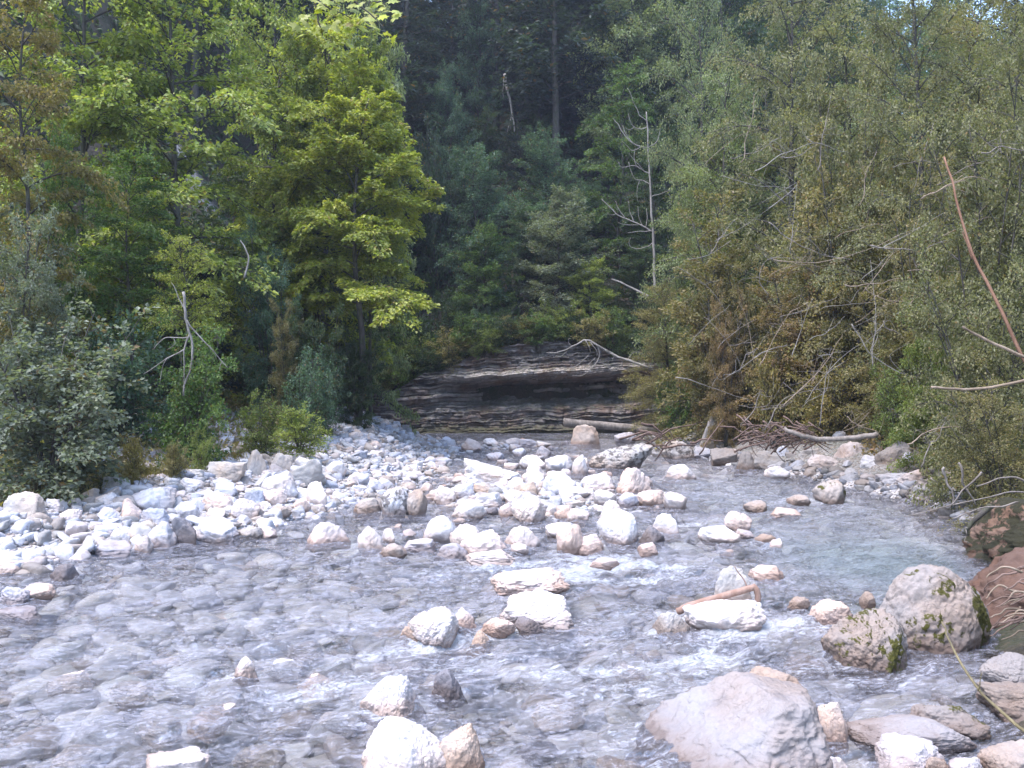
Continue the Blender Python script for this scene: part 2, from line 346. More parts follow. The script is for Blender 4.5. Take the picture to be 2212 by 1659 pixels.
def H(x, y):
    x = np.asarray(x, float); y = np.asarray(y, float)
    xl = left_bank(y); xr = right_bank(y)
    sl = xl - x; sr = x - xr
    q = p3(x, y)
    nz = fbm(q * 0.55, 3) * 0.10 + fbm(q * 2.3, 2) * 0.03
    bed = -0.24 - 0.05 * fbm(q * 0.8, 2)
    # the shallow cobble island in mid stream, the deeper pool on the right
    bed = bed - 0.20 * sstep(1.8, 3.2, x) * sstep(6.5, 8.5, y) * (1 - sstep(15, 18, y))
    isl = np.exp(-(((x - 0.3) / 1.5) ** 2 + ((y - 13.6) / 2.6) ** 2)); bed = bed + 0.33 * isl
    far = np.exp(-(((x - 0.0) / 2.2) ** 2 + ((y - 24) / 2.2) ** 2)); bed = bed + 0.2 * far
    pool = np.exp(-(((x - 3.7) / 1.0) ** 2 + ((y - 8.0) / 1.7) ** 2)); bed = bed - 0.45 * pool
    hl = 0.02 + 0.34 * sstep(-0.3, 2.2, sl) + 0.42 * sstep(0.5, 2.6, sl) * sstep(12, 21, y) + 0.10 * np.clip(sl - 2.2, 0, 6)
    hr = 0.04 + 0.50 * sstep(-0.2, 1.6, sr) + 0.20 * np.clip(sr - 1.2, 0, 40) 
    h = np.where(sl > -0.9, bed + (hl - bed) * sstep(-0.9, 0.15, sl), bed)
    h = np.where(sr > -0.8, np.maximum(h, bed + (hr - bed) * sstep(-0.8, 0.15, sr)), h)
    h = h + nz * (0.4 + 0.6 * sstep(-0.2, 1.0, np.maximum(sl, sr)))
    # valley side
    fy = np.interp(x, _fx, _fy); sl_ = np.interp(x, (_fx[1:] + _fx[:-1]) / 2, np.diff(_fy) / np.diff(_fx))
    dist = (y - fy) / np.sqrt(1 + sl_ ** 2)
    steep = 0.95 - 0.30 * sstep(8, 22, x)
    hill = steep * np.clip(dist, 0, 62) + 0.03 * np.clip(dist - 62, 0, 400)
    cl = sstep(-6.6, -4.5, x) * (1 - sstep(6.5, 8.5, x))
    hill = hill + cl * np.interp(x, [-6.5, -4, -2, 0, 9], [0.9, 1.3, 2.2, 3.0, 2.6]) * sstep(0.0, 0.5, dist) - 0.9 * cl * np.clip(dist, 0, 3) * 0.3
    hill = hill + np.where(dist > 0, fbm(q * 0.22, 4) * 0.9 * sstep(0.5, 6, dist), 0)
    return h + np.where(dist > 0, hill, 0)
def gravel_mask(x, y):
    sl = left_bank(y) - x; sr = x - right_bank(y)
    w = np.interp(y, [4, 9, 12, 15, 18, 24], [1.6, 2.0, 2.3, 2.6, 2.9, 3.4]) + 0.35 * fbm(p3(x, y) * 0.8, 3)
    a = 1 - sstep(w - 0.3, w + 0.3, sl)
    a = a * (1 - sstep(-0.7, -0.2, sr) * (1 - sstep(9.5, 11.5, y))) * (1 - sstep(1.0, 1.9, sr + 0.4 * fbm(p3(x, y, 5) * 0.8, 3)))
    return a * (1 - sstep(30.5, 31.5, y)) * (1 - 0.55 * sstep(0.0, 0.5, sr))  # right bank gravel fades darker, standing in for the bank's shade
def axis(segs):
    out = [np.array([segs[0][0]])]
    for a, b, n in segs: out.append(np.linspace(a, b, n + 1)[1:])
    return np.concatenate(out)
gx = axis([(-420, -60, 12), (-60, -16, 60), (-16, 12, 290), (12, 60, 60), (60, 420, 12)])
gy = axis([(-300, -20, 12), (-20, 1, 30), (1, 34, 330), (34, 90, 110), (90, 420, 14)])
X, Y = np.meshgrid(gx, gy); Z = H(X, Y)
def grid_quads(ny, nx):
    i = np.arange(ny - 1)[:, None] * nx + np.arange(nx - 1)[None]; return np.stack([i, i + 1, i + nx + 1, i + nx], -1).reshape(-1, 4)
V = np.stack([X, Y, Z], -1).reshape(-1, 3)
ground = structure(link('ground', build_mesh('ground', V, grid_quads(len(gy), len(gx)), vert_attr={'gravel': gravel_mask(X, Y).ravel()}, mats=[GROUND])))

# ------------------------------------------------------------------ rocks
def icosphere(sub):
    t = (1 + 5 ** 0.5) / 2
    V = [(-1,t,0),(1,t,0),(-1,-t,0),(1,-t,0),(0,-1,t),(0,1,t),(0,-1,-t),(0,1,-t),(t,0,-1),(t,0,1),(-t,0,-1),(-t,0,1)]
    Fc = [(0,11,5),(0,5,1),(0,1,7),(0,7,10),(0,10,11),(1,5,9),(5,11,4),(11,10,2),(10,7,6),(7,1,8),(3,9,4),(3,4,2),(3,2,6),(3,6,8),(3,8,9),(4,9,5),(2,4,11),(6,2,10),(8,6,7),(9,8,1)]
    V = np.array(V, float); V /= np.linalg.norm(V, axis=1, keepdims=True); Fc = np.array(Fc)
    for _ in range(sub):
        e = np.sort(np.concatenate([Fc[:, [0, 1]], Fc[:, [1, 2]], Fc[:, [2, 0]]]), 1)
        ue, inv = np.unique(e, axis=0, return_inverse=True); inv = inv.ravel()
        mid = V[ue].mean(1); mid /= np.linalg.norm(mid, axis=1, keepdims=True)
        n = len(V); V = np.concatenate([V, mid]); k = len(Fc)
        a, b_, c = n + inv[:k], n + inv[k:2*k], n + inv[2*k:]
        Fc = np.concatenate([np.stack([Fc[:, 0], a, c], 1), np.stack([Fc[:, 1], b_, a], 1), np.stack([Fc[:, 2], c, b_], 1), np.stack([a, b_, c], 1)])
    return V, Fc
ICO = {k: icosphere(k) for k in (1, 2, 3, 4, 5, 6)}
def nrm3(v): return v / np.linalg.norm(v)
def rock_shape(seed, kind='round', sub=4):
    r = np.random.RandomState(seed); D, Fc = ICO[sub]
    npl, pw, lo, hi = {'round': (19, 14, 0.74, 1.0), 'dome': (30, 9, 0.82, 1.0), 'ridge': (11, 32, 0.8, 1.0), 'block': (13, 22, 0.62, 1.0), 'slab': (12, 20, 0.62, 1.0), 'wedge': (13, 13, 0.6, 1.0)}[kind]
    N = r.normal(size=(npl, 3))
    if kind in ('block', 'slab'): N[:6] = np.array([[1,0,0],[-1,0,0],[0,1,0],[0,-1,0],[0,0,1],[0,0,-1]]) + r.normal(size=(6, 3)) * 0.22
    if kind == 'wedge': 
        a = r.uniform(0, 6.28) + np.arange(4) * 1.57 + r.uniform(-.4, .4, 4)
        N[:4] = np.stack([np.cos(a), np.sin(a), r.uniform(0.15, 0.85, 4)], -1); N[4] = (0, 0, -1)
    if kind == 'ridge': N[:9] = [(-.72, -.15, .66), (.30, .1, .93), (.95, -.15, .28), (.25, -.88, .40), (-.42, -.72, .55), (0, 1, .3), (0, 0, -1), (.66, -.62, .42), (-.9, .3, .3)]
    N /= np.linalg.norm(N, axis=1, keepdims=True); h = r.uniform(lo, hi, npl)
    if kind == 'ridge': h[:9] = [.42, .66, .62, .72, .66, .8, .8, .74, .95]; h[9:] = 1.1
    if kind == 'wedge': h[:4] = r.uniform(0.5, 0.85, 4); h[4] = 0.5; h[5:] = r.uniform(0.75, 1.1, npl - 5); N[5] = nrm3(np.array([r.normal() * .35, r.normal() * .35, 1])); h[5] = r.uniform(.62, .8)
    dots = np.clip(D @ N.T, 0, None) / h
    R = (np.sum(dots ** pw, 1) + 1e-6) ** (-1 / pw); R = np.clip(R, 0, 1.7)
    P = D * R[:, None]; o = r.uniform(-50, 50, 3)
    amp_ = 0.55 if kind in ('dome', 'ridge') else 1.0
    if kind == 'ridge': R = R + 0.014 * (fbm(P @ np.array([[3.2, 0, 0], [0, 3.2, 0], [2.2, 0, 1.1]]) * 1.6, 3))
    R = R * (1 + amp_ * 0.10 * fbm(P * 1.5 + o, 3) + amp_ * 0.055 * fbm(P * 4.5 + o, 3) + 0.022 * fbm(P * 13 + o, 3) - 0.035 * np.clip(0.22 - np.abs(fbm(P * 2.1 + o + 9, 3)), 0, 1) / 0.22)
    P = D * R[:, None]
    lo_, hi_ = P.min(0), P.max(0)
    return (P - (lo_ + hi_) / 2) / ((hi_ - lo_) / 2), Fc
_rock_cache = {}
def rock_mesh(kind, variant, mat, sub=4):
    key = (kind, variant, mat.name, sub)
    if key not in _rock_cache:
        P, Fc = rock_shape(1000 + 37 * variant + {'round': 0, 'dome': 21000, 'ridge': 31000, 'block': 5000, 'slab': 9000, 'wedge': 13000}[kind], kind, sub)
        _rock_cache[key] = build_mesh('rock', P, tris=Fc, mats=[mat])
    return _rock_cache[key]
def on_ground(x, y, it=14, zmin=0.0):
    """the point of the bank (or water) seen at pixel (x, y)"""
    z = 0.0
    for _ in range(it):
        d = min((CZ - z) * FP / max(y - 829.5, 1.0), 60); hz = max(float(H((x - 1106) / FP * d, d)), zmin)
        z += 0.5 * (min(hz, 1.55) - z)
    d = (CZ - z) * FP / (y - 829.5)
    return (x - 1106) / FP * d, d, z
TONE = {'W': (0.60, 0.58, 0.59), 'P': (0.57, 0.50, 0.475), 'B': (0.40, 0.415, 0.48), 'G': (0.40, 0.385, 0.375), 'D': (0.20, 0.195, 0.215), 'O': (0.46, 0.385, 0.335), 'L': (0.50, 0.50, 0.54), 'T': (0.35, 0.31, 0.285), 'H': (0.28, 0.268, 0.278), 'M': (0.26, 0.235, 0.225)}
ROCKS = []; UNDER = set()      # (x, y, rx, ry, zbase) footprints
_rv = random.Random(5)
def place_rock(x, y, z, rx, ry, rz, kind, tone, mat, label, sub=4, variant=None, rot=None, group=None, cat='rock', name='rock', tilt=0.0):
    v = _rv.randrange(6) if variant is None else variant
    o = link(name, rock_mesh(kind, v, mat, sub)); c = np.array(TONE[tone]) * (1 + _rv.uniform(-0.08, 0.08)) * (1.34 if mat is SUBM else 1.0) * (0.62 if (y > 10.5 and x > float(right_bank(y)) - 0.5) else 1.0)  # rocks on the right bank darkened: its shade is put into their colour
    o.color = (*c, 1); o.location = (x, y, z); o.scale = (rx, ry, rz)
    o.rotation_euler = (_rv.uniform(-.1, .1), tilt + _rv.uniform(-.06, .06), (_rv.choice([0, math.pi]) + _rv.uniform(-.25, .25)) if rot is None else rot)
    tag(o, label, cat, group); ROCKS.append((x, y, rx, ry, z)); return o
def R(x0, yt, x1, yb, kind, tone, label, mat=None, under=False, dep=0.85, sink=0.5, **kw):
    """a boulder by the box it fills in the photograph"""
    cx = (x0 + x1) / 2
    X_, d, z = on_ground(cx, yb) if not under else (*px(cx, yb, CZ * FP / (yb - 829.5))[:2], 0.0)
    w = (x1 - x0) / FP * d; ry = w * 0.5 * dep
    dc = d + ry * 0.75; X_ = (cx - 1106) / FP * dc; rx = (x1 - x0) / FP * dc * 0.5
    zt = CZ - (yt - 829.5) * (dc + 0.1 * ry) / FP
    if under: zt = -0.012; zb = -0.012 - min(0.26, 1.1 * rx)
    else:
        zt = max(zt, z + 0.25 * rx); hv = zt - z; zb = z - max(sink * hv, 0.06)
    near = d < 7.5
    if under: UNDER.add(len(ROCKS))
    kw.setdefault('sub', 5 if near else 4)
    name = 'boulder' if w > 0.45 else 'rock'
    return place_rock(X_, dc, (zt + zb) / 2, rx, ry, (zt - zb) / 2, kind, tone, mat or (SUBM if under else ROCK), label, cat='boulder' if w > 0.45 else 'rock', name=name, **kw)

# ---- boulders and rocks one can tell apart, by the box each fills in the photograph
M_, L_ = MOSSY, LICHEN
# the big ones near the camera
R(1330, 1474, 1868, 1715, 'ridge', 'H', 'huge smooth pale grey boulder with wavy ridges beside the mossy round rock', sub=6, variant=4, dep=0.95, sink=0.6, rot=0.0)
R(1872, 1212, 2142, 1404, 'dome', 'M', 'tall grey boulder with moss down its sloping side standing in the stream', M_, sub=6, variant=2, sink=0.8)
R(1780, 1314, 1962, 1440, 'round', 'M', 'pinkish pointed rock with olive moss patches leaning on the tall grey boulder', rock_material('patchy mossy limestone', moss=0.95), variant=4, sink=0.9, sub=6)
R(1743, 1292, 1838, 1350, 'round', 'P', 'small pinkish rock half behind the pointed mossy rock', variant=3)
R(1858, 1277, 1890, 1315, 'round', 'T', 'small brown stone against the foot of the tall grey boulder')
R(1475, 1291, 1652, 1371, 'round', 'W', 'white topped boulder with brown foot under the driftwood stick', variant=0, dep=0.8)
R(1536, 1222, 1626, 1300, 'wedge', 'G', 'upright grey slab rock behind the driftwood stick', variant=4, dep=0.5)
R(1400, 1318, 1490, 1372, 'wedge', 'G', 'low dark grey rock in the water under the driftwood end', variant=2)
R(1603, 1447, 1737, 1512, 'round', 'T', 'ochre rock awash just above the huge pale boulder', under=False, variant=5)
R(1749, 1512, 1830, 1606, 'round', 'P', 'round rock with a bright moss cap between huge boulder and long boulder', M_, variant=5)
R(1823, 1543, 2097, 1630, 'dome', 'H', 'long flat lavender grey boulder lying across the shore', variant=1, sub=6, dep=0.6)
R(1976, 1519, 2117, 1600, 'round', 'M', 'dark mossy edged rock behind the long flat boulder', M_, variant=1)
R(1872, 1596, 2050, 1680, 'block', 'L', 'bright white angular rock in front of the long flat boulder', variant=2, sub=6)
R(1994, 1630, 2050, 1680, 'round', 'T', 'small brown stone in front of the bright white angular rock')
R(2050, 1632, 2120, 1690, 'round', 'L', 'pale lavender stone beside the small brown stone at the shore')
R(1775, 1625, 1842, 1680, 'slab', 'W', 'white flat stone at the foot of the huge pale boulder')
R(2117, 1410, 2260, 1505, 'dome', 'M', 'rough grey brown boulder by the bent twig', variant=3, sub=6)
R(2120, 1480, 2300, 1560, 'slab', 'M', 'wide brownish slab awash below the rough grey brown boulder', variant=3)
R(2120, 1600, 2260, 1690, 'round', 'T', 'dark brown wet rock near the bent twig base')
R(768, 1546, 985, 1700, 'dome', 'W', 'big brilliant white boulder with ochre streaks in the shallow water', sub=6, variant=1, sink=1.0)
R(940, 1566, 1048, 1680, 'round', 'O', 'ochre boulder tucked behind the big brilliant white boulder', variant=2)
R(775, 1462, 925, 1548, 'wedge', 'W', 'white triangular boulder with a broken brown edge', variant=0, sub=6)
R(925, 1442, 1008, 1508, 'wedge', 'D', 'dark grey jagged wedge behind the white triangular boulder', variant=3)
R(1074, 1276, 1240, 1354, 'block', 'W', 'bright white blocky boulder with brown underside in mid stream', variant=3, sub=6)
R(1054, 1226, 1234, 1284, 'round', 'P', 'long pinkish boulder just behind the bright white blocky boulder', variant=2, sub=5)
R(1035, 1333, 1112, 1371, 'round', 'P', 'pinkish low rock at the foot of the white blocky boulder')
R(1108, 1334, 1176, 1366, 'round', 'D', 'dark grey small rock in front of the white blocky boulder')
R(880, 1311, 992, 1392, 'round', 'W', 'craggy white boulder with reddish foot left of the blocky pair', variant=4, sub=6)
R(978, 1316, 1032, 1358, 'round', 'P', 'small pink rock on the far side of the craggy white boulder')
R(1004, 1361, 1063, 1407, 'wedge', 'O', 'orange triangular stone breaking the water', variant=1)
R(862, 1350, 915, 1388, 'round', 'O', 'reddish stone against the craggy white boulder')
# stones awash or just under water
U = dict(under=True)
R(838, 1385, 926, 1430, 'round', 'B', 'blue grey stone just under water below the craggy white boulder', **U)
R(1000, 1422, 1070, 1472, 'round', 'B', 'blue grey round stone under water near the jagged dark wedge', **U)
R(1151, 1452, 1265, 1512, 'wedge', 'W', 'cream stone awash in the open rapid', **U)
R(1290, 1583, 1410, 1650, 'round', 'O', 'large ochre stone under water beside the huge pale boulder', **U)
R(232, 1428, 322, 1475, 'round', 'W', 'white oval stone awash in the wide shallow', **U)
R(493, 1421, 562, 1462, 'wedge', 'W', 'small white stone poking out of the wide shallow')
R(571, 1385, 655, 1425, 'round', 'W', 'cream flat stone under water upstream of the small white poking stone', **U)
R(305, 1613, 462, 1690, 'slab', 'W', 'broad white slab awash close to the camera')
R(285, 1502, 400, 1548, 'slab', 'W', 'long whitish slab under the wide shallow water', **U)
R(385, 1483, 500, 1540, 'slab', 'P', 'long pinkish slab under water touching the whitish slab', **U)
R(100, 1415, 200, 1460, 'round', 'W', 'pale round stone deep under the wide shallow water', **U)
R(620, 1350, 700, 1385, 'slab', 'L', 'pale flat stone under water upstream of the cream flat stone', **U)
R(640, 1420, 740, 1470, 'round', 'P', 'pinkish grey stone under water between the poking stone and craggy boulder', **U)
R(690, 1490, 770, 1540, 'round', 'W', 'white stone under water beside the white triangular boulder', **U)
R(1320, 1400, 1400, 1440, 'round', 'P', 'pinkish stone under the rapid below the driftwood rocks', **U)
R(1690, 1380, 1790, 1420, 'slab', 'T', 'brown slab under the rapid below the pointed mossy rock', **U)
R(500, 1560, 620, 1620, 'round', 'G', 'grey stone under water beyond the broad white slab', **U)
R(120, 1560, 250, 1620, 'round', 'L', 'large lavender grey stone under the near shallow', **U)
R(1120, 1560, 1210, 1610, 'round', 'D', 'dark stone under the near rapid', **U)
# left water's edge
R(0, 1265, 66, 1308, 'round', 'B', 'blue grey boulder at the waterline beside the pink stone', variant=2)
R(40, 1259, 121, 1300, 'round', 'P', 'pale pink stone at the waterline beside the blue grey boulder', variant=1)
R(0, 1307, 104, 1336, 'slab', 'B', 'flat blue slab awash below the blue grey boulder')
R(107, 1218, 172, 1254, 'wedge', 'D', 'dark grey triangular rock in the water near the gravel beach', variant=0)
R(-20, 1213, 46, 1240, 'round', 'W', 'white stone on the beach edge cut by the frame')
R(27, 1205, 97, 1227, 'slab', 'W', 'long white stone along the beach edge')
R(0, 1062, 96, 1120, 'wedge', 'G', 'broad grey triangular boulder by the dry grass', variant=4)
R(217, 1027, 272, 1064, 'block', 'G', 'grey angular block below the undergrowth', variant=1)
R(173, 1052, 217, 1080, 'block', 'G', 'small grey block with a dark hollow beside it')
R(203, 1064, 257, 1096, 'round', 'W', 'pale rock above the smooth oval white rock')
R(206, 1094, 266, 1130, 'round', 'L', 'smooth oval white grey rock on the left bank')
R(257, 1078, 306, 1132, 'block', 'P', 'pinkish rock between the oval rock and the blue rock', variant=4)
R(285, 1050, 380, 1108, 'round', 'L', 'large pale mound of rock high on the left bank', variant=0)
R(303, 1094, 368, 1136, 'block', 'B', 'blue grey rock under the large pale mound', variant=3)
R(184, 1129, 286, 1154, 'slab', 'B', 'flat blue slab lying along the left bank', variant=0)
R(317, 1128, 386, 1180, 'round', 'L', 'white topped round boulder at the water touching a dark blue one', variant=5)
R(375, 1112, 428, 1177, 'block', 'D', 'dark blue grey boulder leaning on the white topped one', variant=5)
R(420, 1119, 522, 1172, 'slab', 'L', 'wide pale lavender boulder sloping into the water', variant=4)
R(516, 1138, 566, 1164, 'round', 'G', 'grey low rock in the water beside the wide pale boulder')
R(554, 1136, 600, 1160, 'round', 'W', 'small white rock in the water at the left bank end')
R(233, 1143, 287, 1178, 'round', 'W', 'round white rock above the blue slab at the waterline', variant=3)
R(201, 1168, 287, 1201, 'slab', 'B', 'blue slab half in the water below the round white rock', variant=5)
R(170, 1177, 201, 1201, 'round', 'D', 'small dark wet stone at the beach end')
R(290, 1156, 331, 1191, 'round', 'W', 'pale stone between the round white rock and the white topped boulder')
R(396, 1010, 449, 1034, 'slab', 'G', 'small grey slab on top of the left bank')
R(451, 996, 533, 1037, 'slab', 'G', 'long grey slab overhanging a dark gap on the bank top', variant=3)
R(526, 970, 581, 1026, 'wedge', 'G', 'tall leaning grey rock on the bank top', variant=5)
R(575, 978, 632, 1018, 'block', 'G', 'grey block beside the tall leaning rock', variant=2)
R(630, 988, 707, 1041, 'block', 'G', 'big angular grey block over a dark hole', variant=4)
R(385, 1031, 442, 1059, 'round', 'W', 'white oval rock below the small grey slab')
R(563, 1018, 644, 1076, 'round', 'W', 'large whitish boulder under the grey bank top blocks', variant=2)
R(566, 1054, 620, 1092, 'round', 'P', 'pale pink rounded rock in front of the large whitish boulder')
R(526, 1054, 574, 1089, 'block', 'B', 'blue grey rock left of the pale pink rounded rock')
R(501, 1075, 562, 1120, 'round', 'P', 'cream round boulder with brown foot at the left waterline', variant=4)
R(570, 1091, 632, 1120, 'round', 'T', 'brownish round rock at the left waterline')
R(624, 1075, 676, 1109, 'round', 'P', 'pink rock at the waterline below the white upright rock')
R(658, 1038, 711, 1095, 'round', 'W', 'white upright rock below the big angular block', variant=1)
R(433, 1064, 504, 1104, 'round', 'P', 'pale pinkish boulder in the middle of the left bank')
R(370, 1082, 433, 1124, 'round', 'L', 'bluish white rock above the dark blue grey boulder')
R(698, 994, 750, 1031, 'round', 'W', 'white rock beside the dry grass tuft')
R(440, 1098, 492, 1124, 'slab', 'W', 'flat white stone above the wide pale lavender boulder')
R(130, 1098, 176, 1132, 'round', 'P', 'pinkish white stone near the gravel beach top')
R(95, 1075, 150, 1104, 'slab', 'L', 'pale stone beside the broad grey triangular boulder')
R(514, 930, 546, 958, 'round', 'G', 'grey round rock on the bank under the dark bushes')
R(470, 942, 512, 964, 'slab', 'L', 'pale flat rock on the bank under the dark bushes')
# mid stream, left part
R(763, 1073, 826, 1108, 'round', 'T', 'cream rock with brown foot left of the black patterned boulder')
R(822, 1050, 885, 1112, 'round', 'W', 'boulder with a black and white lichen pattern', rock_material('black patterned limestone', lichen=1.6), variant=0)
R(868, 1056, 924, 1111, 'round', 'T', 'tan boulder leaning on the black patterned boulder', variant=4)
R(658, 1126, 758, 1174, 'wedge', 'P', 'streaky pinkish rock sloping out of the water', variant=5)
R(766, 1138, 834, 1188, 'round', 'W', 'white boulder with a dark foot beside the streaky rock', variant=3)
R(824, 1140, 857, 1176, 'round', 'W', 'white knob of rock against the dark footed white boulder')
R(816, 1172, 884, 1206, 'round', 'T', 'brown rock below the dark footed white boulder')
R(867, 1163, 948, 1192, 'slab', 'L', 'low lavender slab in the water between brown and white rocks')
R(912, 1113, 992, 1171, 'dome', 'W', 'large rounded white boulder at the head of the white row', variant=5)
R(968, 1131, 1042, 1188, 'round', 'W', 'white boulder second in the row from the large rounded one', variant=1)
R(992, 1146, 1096, 1200, 'round', 'P', 'rough pale boulder in front of the white row', variant=2)
R(1080, 1134, 1168, 1184, 'wedge', 'W', 'white boulder with a dark broken end closing the row', variant=2)
R(1093, 1173, 1144, 1198, 'round', 'W', 'small rounded white rock under the dark broken end')
R(936, 1171, 1022, 1204, 'wedge', 'B', 'blue grey slab sloping under water below the white row', variant=3)
R(1003, 1186, 1116, 1219, 'slab', 'W', 'low white rock awash below the white row', variant=2)
R(1178, 1126, 1240, 1164, 'round', 'W', 'white flat topped rock behind the pink rough rock')
R(1200, 1131, 1260, 1194, 'round', 'P', 'rough pinkish rock left of the small dome rock', variant=0)
R(1238, 1153, 1304, 1192, 'round', 'P', 'small pale dome rock in front of the great white round boulder')
R(1289, 1098, 1378, 1172, 'dome', 'W', 'great white round boulder in the island front', variant=3, sub=5)
R(1288, 1078, 1352, 1128, 'wedge', 'W', 'pale pointed rock rising behind the great white round boulder', variant=2)
R(1370, 1136, 1436, 1174, 'wedge', 'D', 'dark wet wedge right of the great white round boulder', variant=1)
R(1405, 1109, 1465, 1154, 'wedge', 'W', 'white sloping rock beyond the dark wet wedge', variant=4)
R(1376, 1171, 1422, 1198, 'round', 'P', 'small pinkish stone below the dark wet wedge')
R(1272, 1203, 1338, 1226, 'round', 'P', 'low brownish pink rock in the white rapid')
R(1511, 1133, 1593, 1175, 'round', 'W', 'bright white rock at the front of the trio', variant=1)
R(1564, 1103, 1624, 1146, 'round', 'P', 'tan and white round rock at the back of the trio', variant=4)
R(1584, 1143, 1628, 1162, 'slab', 'L', 'flat pale rock at the right of the trio')
R(1617, 1217, 1692, 1250, 'round', 'P', 'pinkish rock awash behind the upright grey slab')
R(1700, 1287, 1748, 1316, 'round', 'T', 'brown rock awash beside the driftwood')
R(1664, 1096, 1728, 1119, 'slab', 'P', 'low pinkish rock in the right channel')
# the cobble island
R(990, 989, 1128, 1055, 'block', 'W', 'large flat topped white block with a shaded pink front', variant=0, sub=5)
R(1122, 982, 1178, 1014, 'round', 'W', 'white rock on the far side of the round rock beside the large block')
R(1130, 1001, 1182, 1048, 'round', 'W', 'round white rock right beside the large flat topped block', variant=5)
R(1176, 982, 1238, 1020, 'round', 'W', 'white rock behind the bluish white boulder')
R(1236, 982, 1270, 1024, 'round', 'W', 'upright white rock beside the lichen spotted boulder')
R(1173, 1017, 1242, 1069, 'round', 'L', 'bluish white boulder in the middle of the island', variant=1)
R(1203, 1045, 1277, 1081, 'slab', 'W', 'wide white rock in front of the bluish white boulder')
R(1326, 1008, 1411, 1067, 'wedge', 'P', 'pinkish grey pyramid boulder on the island', variant=5, sub=5)
R(1252, 1020, 1330, 1062, 'round', 'W', 'white rock left of the pinkish grey pyramid', variant=2)
R(1281, 1057, 1332, 1094, 'round', 'W', 'white rock above the pale pointed rock')
R(1328, 1062, 1381, 1095, 'round', 'B', 'blue grey round rock among white ones on the island', variant=3)
R(1376, 1056, 1436, 1094, 'round', 'P', 'cream rock below the pinkish grey pyramid')
R(1432, 1062, 1484, 1101, 'round', 'W', 'white egg shaped rock with a dark end', variant=0)
R(1428, 1001, 1508, 1034, 'wedge', 'W', 'white rock alone in the right channel', variant=3)
R(936, 1048, 987, 1088, 'round', 'W', 'white round rock left on the island edge', variant=2)
R(976, 1040, 1024, 1078, 'block', 'L', 'pale block behind the white round rock on the island edge')
R(975, 1078, 1051, 1123, 'round', 'W', 'white boulder with grey side beside a dark blue stone', variant=3)
R(1015, 1062, 1091, 1098, 'slab', 'W', 'broad white rock behind the grey sided boulder')
R(1085, 1057, 1144, 1090, 'round', 'W', 'whitish rock behind the large cream boulder')
R(1103, 1071, 1179, 1127, 'round', 'W', 'large cream boulder at the near side of the island', variant=4, sub=5)
R(1077, 1087, 1109, 1117, 'round', 'P', 'pinkish stone squeezed beside the large cream boulder')
R(1047, 1095, 1077, 1113, 'round', 'D', 'dark blue oval stone at the island waterline')
R(1022, 1045, 1079, 1069, 'slab', 'O', 'pinkish ochre slab below the large flat topped block')
R(1093, 1035, 1132, 1062, 'round', 'W', 'white stone between the ochre slab and the red tinted rock')
R(1120, 1040, 1165, 1071, 'round', 'O', 'rock with a rusty red patch on the island')
R(1177, 1088, 1203, 1115, 'round', 'W', 'small white stone right of the large cream boulder')
R(1196, 1090, 1235, 1123, 'block', 'P', 'small pink angular stone on the near island edge')
R(1226, 1096, 1274, 1127, 'round', 'W', 'pale stone left of the pale pointed rock')
R(1220, 1078, 1263, 1102, 'slab', 'G', 'grey topped flat stone in the island middle')
R(1184, 1073, 1221, 1094, 'round', 'W', 'small white stone behind the pink angular stone')
R(1268, 955, 1407, 1011, 'dome', 'G', 'large rounded boulder spotted with dark lichen', L_, variant=0, sub=5)
R(1231, 915, 1299, 960, 'wedge', 'O', 'orange and white pointed boulder at the far pool', variant=4)
R(1326, 933, 1376, 958, 'round', 'B', 'bluish rock behind the lichen spotted boulder')
R(996, 948, 1042, 974, 'round', 'P', 'pinkish rock in the far shallows')
R(1041, 946, 1079, 965, 'round', 'W', 'white rock in the far shallows beside the pinkish one')
R(1117, 945, 1175, 965, 'slab', 'B', 'flat bluish rock in the far shallows')
R(1091, 945, 1123, 966, 'round', 'L', 'pale rock left of the flat bluish rock')
R(1145, 963, 1193, 988, 'wedge', 'B', 'blue grey sloping rock before the large flat topped block')
R(1105, 967, 1137, 986, 'round', 'L', 'small pale rock left of the blue grey sloping rock')
R(1048, 976, 1090, 995, 'round', 'B', 'bluish stone behind the large flat topped block')
# right bank
R(1506, 892, 1588, 972, 'slab', 'G', 'tall grey slab tilted against the root mass', variant=1, dep=0.5, tilt=-0.5)
R(1425, 950, 1504, 991, 'round', 'G', 'lichen spotted rounded rock under the driftwood roots', L_, variant=3)
R(1497, 966, 1536, 991, 'block', 'L', 'pale lavender block under the tilted grey slab')
R(1531, 966, 1593, 1004, 'block', 'T', 'brown grey block at the right waterline', variant=1)
R(1581, 974, 1639, 1014, 'wedge', 'T', 'tan wedge rock at the right waterline', variant=0)
R(1618, 973, 1692, 1014, 'block', 'G', 'large grey slabby rock at the right waterline', variant=3)
R(1672, 962, 1713, 987, 'wedge', 'L', 'pale pointed rock behind the large grey slabby rock')
R(1719, 966, 1780, 997, 'slab', 'G', 'grey slab rock under the grey log', variant=4)
R(1791, 952, 1887, 1001, 'wedge', 'P', 'broad pinkish rock sloping up the right bank', variant=2)
R(1744, 981, 1810, 1014, 'round', 'P', 'pinkish round rock below the grey slab rock')
R(1858, 983, 1911, 1012, 'round', 'W', 'whitish rock below the broad pinkish rock')
R(1653, 1006, 1702, 1036, 'round', 'W', 'white rock with brown holes at the channel edge')
R(1756, 1035, 1827, 1088, 'round', 'T', 'brown boulder with a mossy top alone in the right channel', M_, variant=4)
R(1700, 1068, 1750, 1092, 'round', 'T', 'small brown wet rock beside the mossy topped boulder')
R(1606, 1080, 1659, 1107, 'round', 'T', 'brown rock behind the trio')
